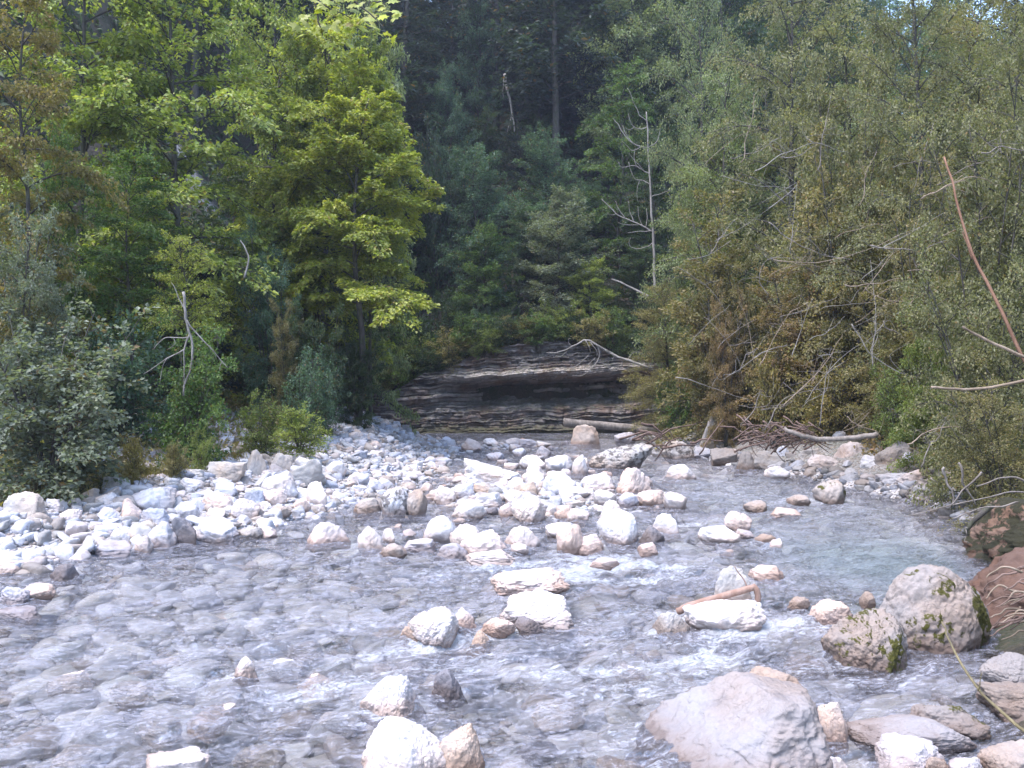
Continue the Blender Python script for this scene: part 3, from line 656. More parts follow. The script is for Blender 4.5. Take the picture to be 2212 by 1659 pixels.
R(1893, 1022, 1968, 1046, 'slab', 'L', 'pale flat rock at the edge of the right bank')
R(1937, 1012, 2018, 1052, 'slab', 'P', 'big pale slab on the right bank with moss spots', M_, variant=2)
R(1960, 1030, 2035, 1079, 'round', 'G', 'lichen mottled rock at the foot of the pale slab', L_, variant=5)
R(1900, 950, 1968, 1005, 'block', 'T', 'brown earthy block in the right bank', variant=5)
R(1852, 915, 1880, 940, 'block', 'G', 'pale upright rock above the grey log')
R(1796, 930, 1828, 950, 'round', 'W', 'small pale rock behind the grey log')
R(1920, 880, 1946, 900, 'block', 'T', 'light rock half hidden in the right bank foliage')
R(2006, 908, 2030, 930, 'block', 'T', 'small light rock under the right bank leaves')

# ---- smaller stones that lie among them, each an object of its own
_used = 0
def free(x, y, r):
    for (a, b_, rx, ry, z) in ROCKS:
        if (x - a) ** 2 / (rx + 0.6 * r) ** 2 + (y - b_) ** 2 / (ry + 0.6 * r) ** 2 < 0.8: return False
    return True
FR = random.Random(11)
WORD = {'W': 'white', 'P': 'pinkish', 'B': 'blue grey', 'G': 'grey', 'L': 'pale lavender', 'T': 'brown', 'O': 'ochre'}
def scatter(n, x0, x1, y0, y1, smin, smax, tones, where, group, cond=None, under=False):
    k = 0; tries = 0
    while k < n and tries < 9000:
        tries += 1
        d = FR.uniform(y0, y1); x = FR.uniform(x0, x1); r = FR.uniform(smin, smax)
        if abs(x) > 0.60 * d: continue
        if cond and not cond(x, d): continue
        if not free(x, d, r): continue
        g = float(H(x, d)); t = FR.choice(tones); kind = FR.choice(['round', 'round', 'block', 'slab', 'wedge'])
        rz = r * FR.uniform(0.5, 0.85)
        if under: z = min(g + rz * 0.45, -0.01 - rz * 0.6 + 0.12)
        else: z = max(g, -0.05) + rz * FR.uniform(0.25, 0.6)
        size = 'small' if r < (smin + smax) / 2 else 'middling'
        place_rock(x, d, z, r, r * FR.uniform(0.7, 1.0), rz, kind, t, ROCK, f'{size} {WORD[t]} stone {where}', sub=3, group=group, rot=FR.uniform(0, 6.28))
        k += 1
s_l = lambda x, y: float(left_bank(y)) - x
s_r = lambda x, y: x - float(right_bank(y))
scatter(42, -6.5, -1.6, 8.4, 15.5, 0.08, 0.17, 'WWPLLBG', 'lying among the boulders of the left bank', 'stones on the left bank', lambda x, y: -0.1 < s_l(x, y) < 2.0)
scatter(26, -5.0, -1.4, 15.5, 26, 0.09, 0.19, 'WLLBP', 'lying on the far gravel bar', 'stones on the far gravel bar', lambda x, y: -0.1 < s_l(x, y) < 2.6)
scatter(48, -1.7, 2.6, 11.0, 18, 0.08, 0.17, 'WWWPPLB', 'lying in the cobble island', 'stones of the cobble island', lambda x, y: ((x - 0.4) / 2.1) ** 2 + ((y - 14) / 3.6) ** 2 < 1)
scatter(22, -1.9, 0.4, 13.5, 19, 0.08, 0.19, 'WWLPBL', 'joining the island to the gravel bar', 'stones between island and gravel bar')
scatter(12, -1.8, 2.0, 18, 27, 0.10, 0.20, 'WPLB', 'standing in the far shallows', 'stones in the far shallows')
scatter(20, 3.5, 7.5, 12, 20, 0.08, 0.18, 'GTPLG', 'lying on the right bank', 'stones on the right bank', lambda x, y: -0.1 < s_r(x, y) < 1.4)
scatter(8, -2.0, 3.2, 8.6, 11.5, 0.07, 0.13, 'WPPT', 'standing in the rapid below the island', 'stones in the rapid')

# ---- gravel and cobbles past counting
def stone_field(name, n, sampler, smin, smax, seed, sub, label, flat=(0.5, 0.85), power=2.2):
    r = np.random.RandomState(seed); x, y = sampler(r, n); n = len(x)
    z = H(x, y); s = smin + (smax - smin) * r.rand(n) ** power
    shapes = [rock_shape(400 + k, 'round' if k % 2 else 'block', sub) for k in range(8)]
    tones = np.array([TONE[c] for c in 'WWPLLBGOT' if not ('bed' in name and c in 'TG')] + ([(.68, .66, .66), (.66, .63, .60), (.70, .68, .70), (.60, .59, .62)] * 2 if 'bed' in name else [])); Vs, Ts, Cs = [], [], []; off = 0
    for k in range(8):
        idx = np.arange(k, n, 8); P, Fc = shapes[k]; m = len(idx); nv = len(P)
        sc3 = s[idx, None] * np.stack([r.uniform(.8, 1.25, m), r.uniform(.7, 1.0, m), r.uniform(*flat, m)], -1)
        a = r.uniform(0, 6.28, m); tx = r.normal(size=m) * 0.25
        Q = P[None] * sc3[:, None]
        ca, sa = np.cos(a)[:, None], np.sin(a)[:, None]
        Qx = Q[..., 0] * ca - Q[..., 1] * sa; Qy = Q[..., 0] * sa + Q[..., 1] * ca; Qz = Q[..., 2] + tx[:, None] * Qx
        Q = np.stack([Qx + x[idx, None], Qy + y[idx, None], Qz + ((np.minimum(z[idx] + sc3[:, 2] * r.uniform(0.0, 0.5, m), -0.05 - sc3[:, 2]) if 'bed' in name else z[idx] + sc3[:, 2] * r.uniform(0.0, 0.5, m)))[:, None]], -1)
        Vs.append(Q.reshape(-1, 3)); Ts.append((Fc[None] + (off + np.arange(m) * nv)[:, None, None]).reshape(-1, 3)); off += m * nv
        c = tones[r.randint(0, len(tones), m)] * (0.92 * (1 + r.normal(size=(m, 1)) * 0.13)) * (0.86 if 'bed' not in name else 1.1) * np.where((x[idx] > right_bank(y[idx]) - 0.3), 0.5, 1.0)[:, None]; Cs.append(np.repeat(np.clip(c, 0.05, 0.8), nv, 0))  # right bank stones get a darker tone in place of real shade
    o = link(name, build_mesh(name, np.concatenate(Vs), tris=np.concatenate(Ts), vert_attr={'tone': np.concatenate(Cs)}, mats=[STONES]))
    return stuff(o, label, 'gravel' if 'gravel' in name else 'cobbles')
def samp(n_try, y0, y1, x0, x1, cond, ypow=1.6):
    def f(r, n):
        y = y0 + (y1 - y0) * r.rand(n_try) ** ypow; x = x0 + (x1 - x0) * r.rand(n_try)
        k = cond(x, y) & (np.abs(x) < 0.62 * y + 0.3)
        return x[k][:n], y[k][:n]
    return f
def isl_g(x, y): return (((x - 0.2) / 2.0) ** 2 + ((y - 14) / 4.0) ** 2 < 1) | ((x < 0.0) & (y > 13) & (y < 22))
def bank_c(x, y):
    g = gravel_mask(x, y) > 0.5; sl = left_bank(y) - x; sr = x - right_bank(y)
    return g & ((sl > -0.35) | ((sr > -0.35) & (sr < 1.5)))
stone_field('gravel', 15000, samp(80000, 6.5, 28, -9, 8, lambda x, y: bank_c(x, y) | isl_g(x, y), 1.3), 0.018, 0.06, 1, 1, 'pale gravel spread over both banks')
def isl_c(x, y): return (((x - 0.2) / 2.2) ** 2 + ((y - 14) / 4.2) ** 2 < 1) | ((x < 0.2) & (y > 13) & (y < 20))
def cob_c(x, y): return bank_c(x, y) | isl_c(x, y) | ((y > 20) & (y < 28) & (np.abs(x) < 2.4))
stone_field('cobbles', 6400, samp(70000, 8, 28, -9, 8, cob_c, 1.2), 0.05, 0.135, 2, 2, 'pale fist sized cobbles between the boulders')
def bed_c(x, y): return (left_bank(y) - x < 0.2) & (x - right_bank(y) < 0.2)
stone_field('riverbed_cobbles', 4200, samp(22000, 2.6, 24, -8, 7, bed_c, 1.7), 0.04, 0.20, 3, 2, 'cobbles on the stream bed under clear water', flat=(0.35, 0.6))

# ---- the stream surface
wy = 1.5 * (33.5 / 1.5) ** np.linspace(0, 1, 620); wu = np.linspace(-0.80, 0.66, 560)
WU, WY = np.meshgrid(wu, wy); WX = WU * (WY + 0.8)
WX = np.where(WU < -0.62, -0.62 * (WY + 0.8) + (WU + 0.62) * 30, WX)
flow = math.radians(38)
def flowc(x, y, s, st):
    th = flow * np.clip(1.3 - y / 12, 0.1, 1.0)
    u = x * np.cos(th) + y * np.sin(th); v = -x * np.sin(th) + y * np.cos(th)
    return p3(u / (s * st), v / s, s * 13.7)
amp = 0.55 + 0.45 * fbm(p3(WX, WY, 3) * 0.45, 2)
hz = amp * (0.040 * fbm(flowc(WX, WY, 0.36, 2.0), 2) + 0.036 * fbm(flowc(WX, WY, 0.13, 1.8), 3) + 0.022 * fbm(p3(WX, WY, 8) * 4.2 + 0.4 * perlin(p3(WX, WY) * 2)[..., None], 3))
foam = np.zeros_like(WX); up = np.zeros_like(WX)
for ri, (a, b_, rx, ry, z) in enumerate(ROCKS):
    if ri in UNDER: continue
    if b_ > 26: continue
    if z > 0.35 : continue
    r_ = max(rx, 0.12)
    i0, i1 = np.searchsorted(wy, b_ - 4 * r_ - 0.3), np.searchsorted(wy, b_ + 2.2 * r_ + 0.2)
    xs, ys = WX[i0:i1], WY[i0:i1]
    dx, dy = xs - a, ys - b_
    e = np.sqrt((dx / rx) ** 2 + (dy / ry) ** 2) - 0.85
    rim = np.exp(-np.clip(e, 0, None) ** 2 / 0.10)
    # water parts round the stone and runs on, towards lower left
    t = -(dx * 0.45 + dy * 0.9); n_ = dx * 0.9 - dy * 0.45
    wake = np.exp(-(n_ / (0.75 * rx)) ** 2) * np.exp(-np.clip(t, 0, None) / (1.8 * r_)) * (t > 0)
    foam[i0:i1] = np.maximum(foam[i0:i1], 0.22 * rim) + 0.20 * wake
    up[i0:i1] += 0.018 * np.exp(-np.clip(e, 0, None) ** 2 / 0.3) * (dy > 0) 
rap = lambda cx, cy, sx, sy: np.exp(-((WX - cx) / sx) ** 2 - ((WY - cy) / sy) ** 2)
foam = foam + 0.75 * rap(1.15, 8.3, 0.9, 0.7) + 0.6 * rap(-0.2, 7.9, 1.2, 0.6) + 0.55 * rap(4.2, 12.9, 0.7, 0.5) + 0.5 * rap(3.0, 13.6, 0.8, 0.6) + 0.45 * rap(2.2, 11.0, 0.7, 1.0) + 0.35 * rap(0.3, 5.4, 1.6, 1.1) + 0.25 * rap(-1.8, 5.6, 1.4, 1.2) + 0.5 * rap(1.6, 6.4, 0.8, 0.5)
foam = foam + 0.22 * (1 - sstep(7, 11, WY)) * sstep(-0.2, 0.5, fbm(p3(WX, WY, 4) * 0.5, 2))
foam = np.clip(foam * (0.75 + 0.7 * fbm(flowc(WX, WY, 0.30, 2.4), 3)), 0, 1.1)
hz = hz * (1 + 0.9 * np.clip(foam, 0, 1)) * (1 - 0.6 * sstep(18, 26, WY)) + up
depth = 1 - np.exp(-np.clip(-H(WX, WY) - 0.34, 0, 2) * 2.6)
water = structure(link('water', build_mesh('water', np.stack([WX, WY, hz], -1).reshape(-1, 3), grid_quads(len(wy), len(wu)), vert_attr={'foam': foam.ravel(), 'depth': depth.ravel()}, mats=[WATER])))

# ---- the layered rock face above the far pool
def cliff():
    r = np.random.RandomState(3)
    nu, nv = 420, 230
    u = np.linspace(-8.2, 8.6, nu); U_, S = np.meshgrid(u, np.linspace(-0.5, 3.9, nv))
    top = np.interp(u, [-8.2, -5.5, -4.0, -2.0, 0.0, 2.0, 4.0, 6.0, 8.6], [0.7, 1.2, 1.6, 2.4, 3.1, 3.2, 2.7, 2.4, 2.2]) + 0.18 * fbm(p3(u, 0) * 1.1, 3)
    dip = np.interp(u, [-8, -3, 4, 8.6], [-0.55, -0.15, 0.28, 0.5])
    warp = 0.10 * fbm(p3(U_, S * 0.4) * 0.9, 4)
    s = S - dip[None] * (0.55 + 0.5 * sstep(0.4, 2.2, S)) + warp
    edges = np.cumsum(np.concatenate([[-1.6], r.uniform(0.035, 0.17, 90) * np.where(r.rand(90) < .3, .5, 1)]))
    k = np.clip(np.searchsorted(edges, s) - 1, 0, len(edges) - 2)
    prot = r.uniform(-0.10, 0.12, len(edges)); tone = r.uniform(0.1, 0.75, len(edges))
    f = (s - edges[k]) / (edges[k + 1] - edges[k])
    joint = np.minimum(sstep(0, 0.22, f), sstep(0, 0.10, 1 - f))
    # blocks along each layer break at random places
    q = U_ * (1.3 + 2.6 * ((k * 37) % 5) / 5) + k * 7.3 + 0.4 * perlin(p3(U_ * 1.7, k * 3.1))
    bi = np.floor(q).astype(int); bf = q - bi
    rnd = np.abs(np.sin(bi * 12.9898 + k * 78.233) * 43758.5453) % 1
    gap = np.minimum(sstep(0, 0.07, bf), sstep(0, 0.07, 1 - bf))
    out = prot[k] + 0.14 * (rnd - 0.5) - 0.09 * (1 - joint) - 0.07 * (1 - gap) + 0.12 * fbm(p3(U_, S * 1.5) * 1.6, 4) + 0.035 * fbm(p3(U_, S) * 6.0, 3)
    hollow = sstep(-2.6, -0.6, U_) * (1 - 0.5 * sstep(5.0, 7.5, U_)) * sstep(0.7, 1.3, S - dip * 0.35 + 0.15 * fbm(p3(U_, 3) * 1.2, 3)) * (1 - sstep(1.55, 1.85, S - dip * 0.9))
    shelf = 0.28 * np.exp(-((S - dip * 0.95 - 1.98) / 0.14) ** 2) * sstep(-3.4, -1.6, U_)
    foot = 0.5 * (1 - sstep(-0.3, 0.75, S))
    yy = 31.0 + 0.10 * np.abs(U_ - 1) ** 1.2 * (U_ < 1) * 0.2 - out - shelf - foot + 1.3 * hollow + 0.34 * np.clip(S - 2.05, 0, 3)
    zz = np.minimum(S, top[None]); over = np.clip(S - top[None], 0, 9)
    yy = yy + over * 1.6; zz = zz + over * 0.12
    yy = yy - 1.2 * (1 - sstep(-8.2, -5.5, U_))
    band = np.clip(tone[k] * (0.3 + 1.0 * rnd) * (0.35 + 0.65 * joint) * (0.8 + 0.6 * fbm(p3(U_, S) * 2.0, 3)) + 0.8 * np.exp(-((S - dip * 0.95 - 2.02) / 0.16) ** 2) * sstep(-3.4, -1.6, U_), 0, 1)
    return link('cliff', build_mesh('cliff', np.stack([U_, yy, zz], -1).reshape(-1, 3), grid_quads(nv, nu)[:, ::1], vert_attr={'band': band.ravel()}, mats=[CLIFF]))
tag(cliff(), 'layered brown limestone rock face with a dark hollow above the far pool', 'rock face')

# ------------------------------------------------------------------ trees and bushes
UP = np.array([0, 0, 1.0])
def nrm(a): return a / (np.linalg.norm(a, axis=-1, keepdims=True) + 1e-9)
def leaf_quads(base, ax, nr, ln, wd):
    """one folded, pointed leaf per row"""
    ax = nrm(ax); sd = nrm(np.cross(ax, nr)); nn = np.cross(sd, ax)
    ln = ln[:, None]; wd = wd[:, None]
    m = base + ax * ln * 0.45
    V = np.stack([base, m + sd * wd * 0.5 + nn * wd * 0.14, base + ax * ln - nn * ln * 0.10, m - sd * wd * 0.5 + nn * wd * 0.14], 1).reshape(-1, 3)
    return V, np.arange(len(V)).reshape(-1, 4)
def grow(seed, Ht, Rd, n1=50, c0=0.12, prof=((0, .6), (.25, 1), (.65, .8), (1, .12)), el=(0.15, 0.9), droop=0.25, sec=3.2, sec_len=0.42, leaves=22000,
         leaf=(0.10, 0.06), flat=0.75, thick=0.05, lat=0.30, trunk_r=0.11, stems=1, lean=(0, 0), limb=0.022, inner=0.15, wander=0.25):
    r = np.random.RandomState(seed); mb = MB()
    pr = np.array(prof); S0, SD, SL, SDr = [], [], [], []
    paths = []
    for k in range(stems):
        a = r.uniform(0, 6.28); sp = 0 if stems == 1 else Rd * r.uniform(0.2, 0.75)
        pts = [np.zeros(3) + (0 if stems == 1 else r.normal(size=3) * [0.12, 0.12, 0])]
        hk = Ht * (1 if stems == 1 else r.uniform(0.6, 0.98))
        for t in (0.25, 0.5, 0.75, 1.0):
            pts.append(np.array([math.cos(a) * sp * t ** 1.4 + lean[0] * t ** 1.5 * Ht, math.sin(a) * sp * t ** 1.4 + lean[1] * t ** 1.5 * Ht, hk * t]) + r.normal(size=3) * [1, 1, 0] * wander * 0.22 * t)
        p = smooth_path(pts, 14); paths.append(p)
        tr = trunk_r * (1 if stems == 1 else 0.6)
        tube(mb, np.concatenate([[p[0] - [0, 0, 0.5]], p]), np.concatenate([[tr * 1.25], tr * (1 - 0.9 * np.linspace(0, 1, 14)) + 0.004]), 7 if stems == 1 else 5)
    per = max(1, n1 // stems); az = r.uniform(0, 6.28)
    for p in paths:
        for k in range(per):
            t = c0 + (1 - c0) * ((k + r.rand()) / per); q = p[0] + (p[-1] - p[0]) * t
            i = t * 13; i0 = int(min(i, 12)); q = p[i0] + (p[i0 + 1] - p[i0]) * (i - i0)
            az += 2.39996 + r.uniform(-.5, .5)
            L = Rd * np.interp(t, pr[:, 0], pr[:, 1]) * r.uniform(0.62, 1.15) * (1 if stems == 1 else 0.6)
            if L < 0.08: continue
            e = el[0] + (el[1] - el[0]) * t + r.uniform(-.22, .22); dh = np.array([math.cos(az), math.sin(az), 0])
            s = np.linspace(0, 1, 7)[:, None]
            bp = q + dh * (L * math.cos(e)) * s + UP * (math.sin(e) * L * s - droop * L * s ** 2)
            w = r.normal(size=3) * 0.06 * L; bp = bp + w * np.sin(s * 3.1) 
            tube(mb, bp, limb * (0.5 + 0.5 * L / Rd) * (1 - 0.85 * s[:, 0]) + 0.003, 4)
            m = max(2, int(L * sec)) + 1; bd = np.array([-dh[1], dh[0], 0])
            for j in range(m):
                f = inner + (1 - inner) * (j + r.rand()) / m; x = f * 6; x0 = int(min(x, 5)); o = bp[x0] + (bp[x0 + 1] - bp[x0]) * (x - x0)
                sg = 1 if (j % 2) else -1; an = r.uniform(0.45, 1.25)
                td = nrm(bp[x0 + 1] - bp[x0]); rv = nrm(r.normal(size=3)); side = nrm(flat * bd * sg + (1 - flat) * rv * 1.3)
                d_ = nrm(td * math.cos(an) + side * math.sin(an) + UP * 0.12)
                l2 = (sec_len * L * (1 - 0.55 * f) + 0.12) * r.uniform(0.6, 1.2)
                if j == m - 1: d_ = td; o = bp[4]; l2 = L * 0.45 + 0.1
                S0.append(o); SD.append(d_); SL.append(l2)
                ss = np.linspace(0, 1, 3)[:, None]
                tube(mb, o + d_ * l2 * ss - UP * (0.12 * l2 * ss ** 2), 0.35 * limb * (1 - 0.8 * ss[:, 0]) + 0.002, 3)
    S0, SD, SL = np.array(S0), np.array(SD), np.array(SL)
    i = r.choice(len(SL), leaves, p=SL / SL.sum()); n = leaves
    dens = r.rand(len(SL)); keep = r.rand(n) < (0.25 + 0.75 * dens[i] ** 1.3); i = i[keep]; n = len(i)
    t = r.rand(n) ** 0.75 * 1.08; d_ = SD[i]; l = SL[i]
    rv = nrm(r.normal(size=(n, 3))); hor = nrm(np.cross(d_, UP)); sg = np.where(r.rand(n) < .5, -1, 1)[:, None]
    lt = nrm(flat * hor * sg + (1 - flat) * 1.3 * rv)
    off = (r.rand(n) ** 0.8 * lat * (l + 0.15) * (1.15 - 0.75 * np.clip(t, 0, 1)))[:, None]
    base = S0[i] + d_ * (l * t)[:, None] + lt * off - UP * (0.12 * l * t ** 2 + 0.25 * off[:, 0] ** 2)[:, None] + r.normal(size=(n, 3)) * thick * [0.6, 0.6, 1]
    ax = d_ * 0.6 + lt * 0.8 + r.normal(size=(n, 3)) * 0.35 - UP * 0.25
    no = UP * (0.35 + flat) + r.normal(size=(n, 3)) * 0.62
    sz = r.uniform(0.65, 1.25, n)
    V, Q = leaf_quads(base, ax, no, leaf[0] * sz, leaf[1] * sz)
    cl = perlin(base * 0.9 + seed)   # patches of one tone inside the crown
    tint = np.clip(0.5 + 0.34 * cl + 0.20 * r.normal(size=n), 0, 1)
    return mb, build_mesh('crown', V, Q, smooth=False, face_attr={'tint': tint}, mats=[LEAF])
KIND = {
 'beech':   dict(Ht=9, Rd=2.7, n1=46, c0=.06, leaves=50000, leaf=(.115, .07), flat=.86, thick=.04, droop=.40, el=(.15, 1.0), sec=3.2, sec_len=.5, prof=((0, .8), (.3, 1), (.65, .95), (.88, .75), (1, .4)), wander=1.2),
 'broad':   dict(Ht=8, Rd=2.6, n1=54, c0=.08, leaves=42000, leaf=(.115, .07), flat=.65, thick=.06, droop=.2, el=(.2, 1.25), prof=((0, .75), (.35, 1), (.75, 1), (1, .65)), wander=.9),
 'scruffy': dict(Ht=8, Rd=2.3, n1=60, c0=.02, leaves=72000, leaf=(.064, .034), flat=.6, thick=.045, droop=.22, el=(.1, .9), sec=4.0, sec_len=.36, lat=.28, prof=((0, .9), (.3, 1), (.65, .95), (.9, .7), (1, .35)), limb=.018, wander=.5),
 'bush':    dict(Ht=2.6, Rd=1.5, n1=70, c0=.10, leaves=9000, leaf=(.085, .055), flat=.5, thick=.05, droop=.15, el=(.25, 1.1), stems=6, prof=((0, 1), (.5, 1), (1, .45)), trunk_r=.035, limb=.010),
 'hazel':   dict(Ht=4.6, Rd=2.2, n1=96, c0=.06, leaves=17000, leaf=(.115, .085), flat=.55, thick=.06, droop=.28, el=(.2, 1.0), stems=8, prof=((0, 1), (.5, 1), (1, .5)), trunk_r=.05, limb=.012),
 'grove':   dict(Ht=6.0, Rd=2.2, n1=90, c0=.05, leaves=50000, leaf=(.078, .046), flat=.6, thick=.055, droop=.2, el=(.2, 1.1), stems=7, prof=((0, 1), (.5, 1), (1, .5)), trunk_r=.06, limb=.014, wander=.4),
 'forest':  dict(Ht=16, Rd=3.2, n1=60, c0=.30, leaves=17000, leaf=(.21, .12), flat=.7, thick=.12, droop=.25, el=(.1, 1.0), trunk_r=.17, limb=.03, sec=2.4),
 'fir':     dict(Ht=17, Rd=2.4, n1=90, c0=.14, leaves=17000, leaf=(.22, .05), flat=.85, thick=.05, droop=.35, el=(-.1, .7), trunk_r=.17, limb=.025, prof=((0, .8), (.15, 1), (.6, .6), (1, .06)), sec=2.6),
}
_tmpl = {}
def template(kind, v, **kw):
    key = (kind, v, tuple(sorted(kw.items())))
    if key not in _tmpl:
        a = dict(KIND[kind]); a.update(kw)
        mb, crown = grow(100 + 17 * v + 1000 * list(KIND).index(kind), **a)
        bark = PALE if kind in () else BARK
        _tmpl[key] = (mb.mesh('trunk', bark), crown, a['Ht'], a['Rd'])
    return _tmpl[key]
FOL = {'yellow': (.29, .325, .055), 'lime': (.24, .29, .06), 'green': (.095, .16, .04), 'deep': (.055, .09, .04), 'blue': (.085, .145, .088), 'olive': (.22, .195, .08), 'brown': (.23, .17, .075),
       'grey': (.16, .185, .13), 'dark': (.036, .055, .046), 'autumn': (.23, .195, .06), 'mid': (.16, .205, .05), 'pale': (.20, .24, .11), 'sage': (.215, .215, .10)}  # 'dark' has the deep wood's shade put into the leaf colour
_tv = random.Random(3)
def plant(kind, v, x, y, ht, rad, col, label, name='tree', cat='tree', group=None, z=None, rz=None, **kw):
    tr, cr, Ht, Rd = template(kind, v, **kw)
    z = float(H(x, y)) - 0.05 if z is None else z
    t = thing(name, label, cat, (x, y, z), group)
    t.rotation_euler = (0, 0, _tv.uniform(0, 6.28) if rz is None else rz); t.scale = (rad / Rd, rad / Rd, ht / Ht)
    link('stem' if kind in ('bush', 'hazel', 'grove') else 'trunk', tr, t)
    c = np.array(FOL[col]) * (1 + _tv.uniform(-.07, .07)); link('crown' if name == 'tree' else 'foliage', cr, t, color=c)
    return t
def T(x0, yt, x1, d, kind, v, col, label, name='tree', cat='tree', dz=0.0, **kw):
    """a plant by the box its crown fills in the photograph, d metres ahead"""
    cx = (x0 + x1) / 2; X_ = (cx - 1106) / FP * d; rad = (x1 - x0) / 2 / FP * d
    z = float(H(X_, d)) - 0.05 + dz; zt = CZ - (yt - 829.5) / FP * d
    return plant(kind, v, X_, d, max(zt - z, 0.4), rad, col, label, name, cat, z=z, **kw)
B_ = dict(name='bush', cat='bush')
# left side, from the frame edge inwards
T(-140, 655, 345, 10.6, 'hazel', 0, 'grey', 'big silvery leaved bush on the left bank in front of everything', **B_)
T(-120, 420, 210, 12.5, 'grove', 0, 'grey', 'grey green thicket rising behind the silvery leaved bush', **B_)
T(-130, -60, 240, 13.5, 'beech', 0, 'autumn', 'tall tree with brownish yellow autumn leaves at the frame edge')
T(-60, -160, 420, 18.5, 'beech', 1, 'lime', 'tall leafy tree behind the brownish yellow autumn tree')
T(130, 375, 430, 16.0, 'beech', 2, 'green', 'green tree with flat pale tipped layers above the silvery bush')
T(20, 380, 230, 15.0, 'broad', 0, 'green', 'bushy green tree between the grey thicket and the flat layered tree')
T(300, 535, 500, 15.2, 'beech', 3, 'yellow', 'small yellow topped tree over the dead forked stem', c0=.55, leaves=14000)
T(100, 655, 420, 14.0, 'bush', 0, 'blue', 'blue green low branches behind the silvery leaved bush', **B_)
T(290, 700, 525, 13.4, 'hazel', 1, 'green', 'green maple leaved bush under the dead forked stem', **B_)
T(490, 470, 690, 18.5, 'grove', 1, 'blue', 'dark bluish juniper thicket with bare twigs', **B_)
T(560, 640, 690, 17.5, 'grove', 2, 'olive', 'olive yellow drooping bush beside the juniper thicket', **B_)
T(570, 765, 745, 16.5, 'bush', 1, 'blue', 'rounded blue green bush behind the bright sapling bush', **B_)
T(555, 885, 740, 14.6, 'bush', 2, 'lime', 'bright yellow green sapling bush on the gravel', **B_)
T(490, 850, 640, 14.9, 'bush', 3, 'mid', 'green upright bush left of the bright sapling bush', **B_)
T(395, 925, 470, 12.6, 'bush', 4, 'mid', 'little wispy green shrub at the bank top', **B_)
T(240, 945, 350, 11.6, 'bush', 5, 'autumn', 'small orange leaved shrub beside the silvery leaved bush', **B_)
T(330, 960, 420, 11.9, 'bush', 2, 'olive', 'small yellow green shrub right of the orange leaved shrub', **B_)
T(130, -110, 640, 19.0, 'beech', 4, 'lime', 'tall arching yellow green tree left of the bright beech')
T(490, 85, 905, 22.0, 'beech', 5, 'yellow', 'bright yellow green beech standing in front of the dark forest', c0=.25, n1=40, rz=0, leaves=64000, sec_len=.6)
T(560, 235, 985, 20.6, 'beech', 6, 'yellow', 'lower bright yellow green beech drooping toward the gravel', rz=0, c0=.36, n1=30, droop=.5, sec_len=.6, prof=((0, .6), (.3, .8), (.45, 1), (.7, .9), (1, .4)), leaves=68000)
T(700, 130, 900, 22.5, 'beech', 7, 'lime', 'yellow green bough tree reaching right behind the bright beech', c0=.45, n1=34)
T(590, 650, 770, 17.8, 'grove', 2, 'deep', 'dark green bush hiding the foot of the bright beech', **B_)
T(690, 700, 850, 20.2, 'grove', 4, 'deep', 'dark blue green bush under the drooping beech', **B_)
T(640, 780, 760, 17.6, 'bush', 4, 'blue', 'low blue green bush at the gravel bar end', **B_)
T(430, 150, 760, 22.0, 'beech', 2, 'mid', 'mid green tree left of the bright yellow beech')
T(700, -60, 900, 25.0, 'beech', 3, 'pale', 'tree reaching a pale green bough out before the dark slope')
T(440, -170, 760, 27.0, 'beech', 4, 'lime', 'light green tree top above the mid green tree')
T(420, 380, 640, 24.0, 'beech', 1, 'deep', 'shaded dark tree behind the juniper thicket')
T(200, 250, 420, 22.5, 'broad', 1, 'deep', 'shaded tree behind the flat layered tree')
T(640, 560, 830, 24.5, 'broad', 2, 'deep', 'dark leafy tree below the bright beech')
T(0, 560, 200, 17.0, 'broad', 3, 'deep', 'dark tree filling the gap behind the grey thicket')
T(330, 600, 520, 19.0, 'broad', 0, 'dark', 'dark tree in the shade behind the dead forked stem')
# the ivy clad slope left of the rock face
for k, (x0, yt, x1, d, c) in enumerate([(690, 640, 860, 32.0, 'deep'), (800, 650, 960, 32.5, 'green'), (850, 690, 980, 32.2, 'deep'), (720, 720, 850, 31.4, 'deep'), (640, 700, 760, 30.0, 'deep'), (900, 630, 1030, 33.0, 'deep'), (760, 600, 930, 34.0, 'deep'), (860, 740, 960, 31.9, 'green'), (700, 790, 800, 30.8, 'green')]):
    T(x0, yt, x1, d, 'bush', k % 6, c, 'dark green shrub on the shaded slope left of the rock face', group='shrubs left of the rock face', **B_)
# above the rock face
T(1000, 640, 1085, 32.6, 'bush', 0, 'blue', 'blue green bush at the lip of the rock face', **B_)
T(1205, 585, 1345, 32.5, 'broad', 3, 'lime', 'bright green young tree at the right end of the rock face')
T(1150, 690, 1300, 32.4, 'bush', 1, 'green', 'grassy green bush above the pale ledge', **B_)
T(1040, 700, 1150, 32.5, 'bush', 3, 'mid', 'low green bush in the middle of the lip above the ledge', **B_)
T(930, 360, 1130, 34.0, 'broad', 1, 'blue', 'blue green tree left of the pair above the rock face')
T(1085, 330, 1290, 36.0, 'broad', 2, 'blue', 'rounded blue green tree high above the rock face')
T(1080, 455, 1330, 33.6, 'broad', 0, 'grey', 'spreading grey green tree right above the rock face')
T(960, 520, 1130, 33.2, 'broad', 3, 'green', 'green tree under the left blue green tree')
T(1240, 165, 1440, 37.0, 'beech', 5, 'green', 'upright green tree behind the bare dead tree')
T(1225, -70, 1480, 41.0, 'broad', 2, 'pale', 'pale green tree top high on the slope left of the tall willow')
T(1330, 300, 1500, 35.0, 'beech', 1, 'deep', 'deep green tree in the shade right of the bare dead tree')
T(1300, 560, 1460, 33.5, 'broad', 1, 'deep', 'dark tree behind the foot of the bare dead tree')
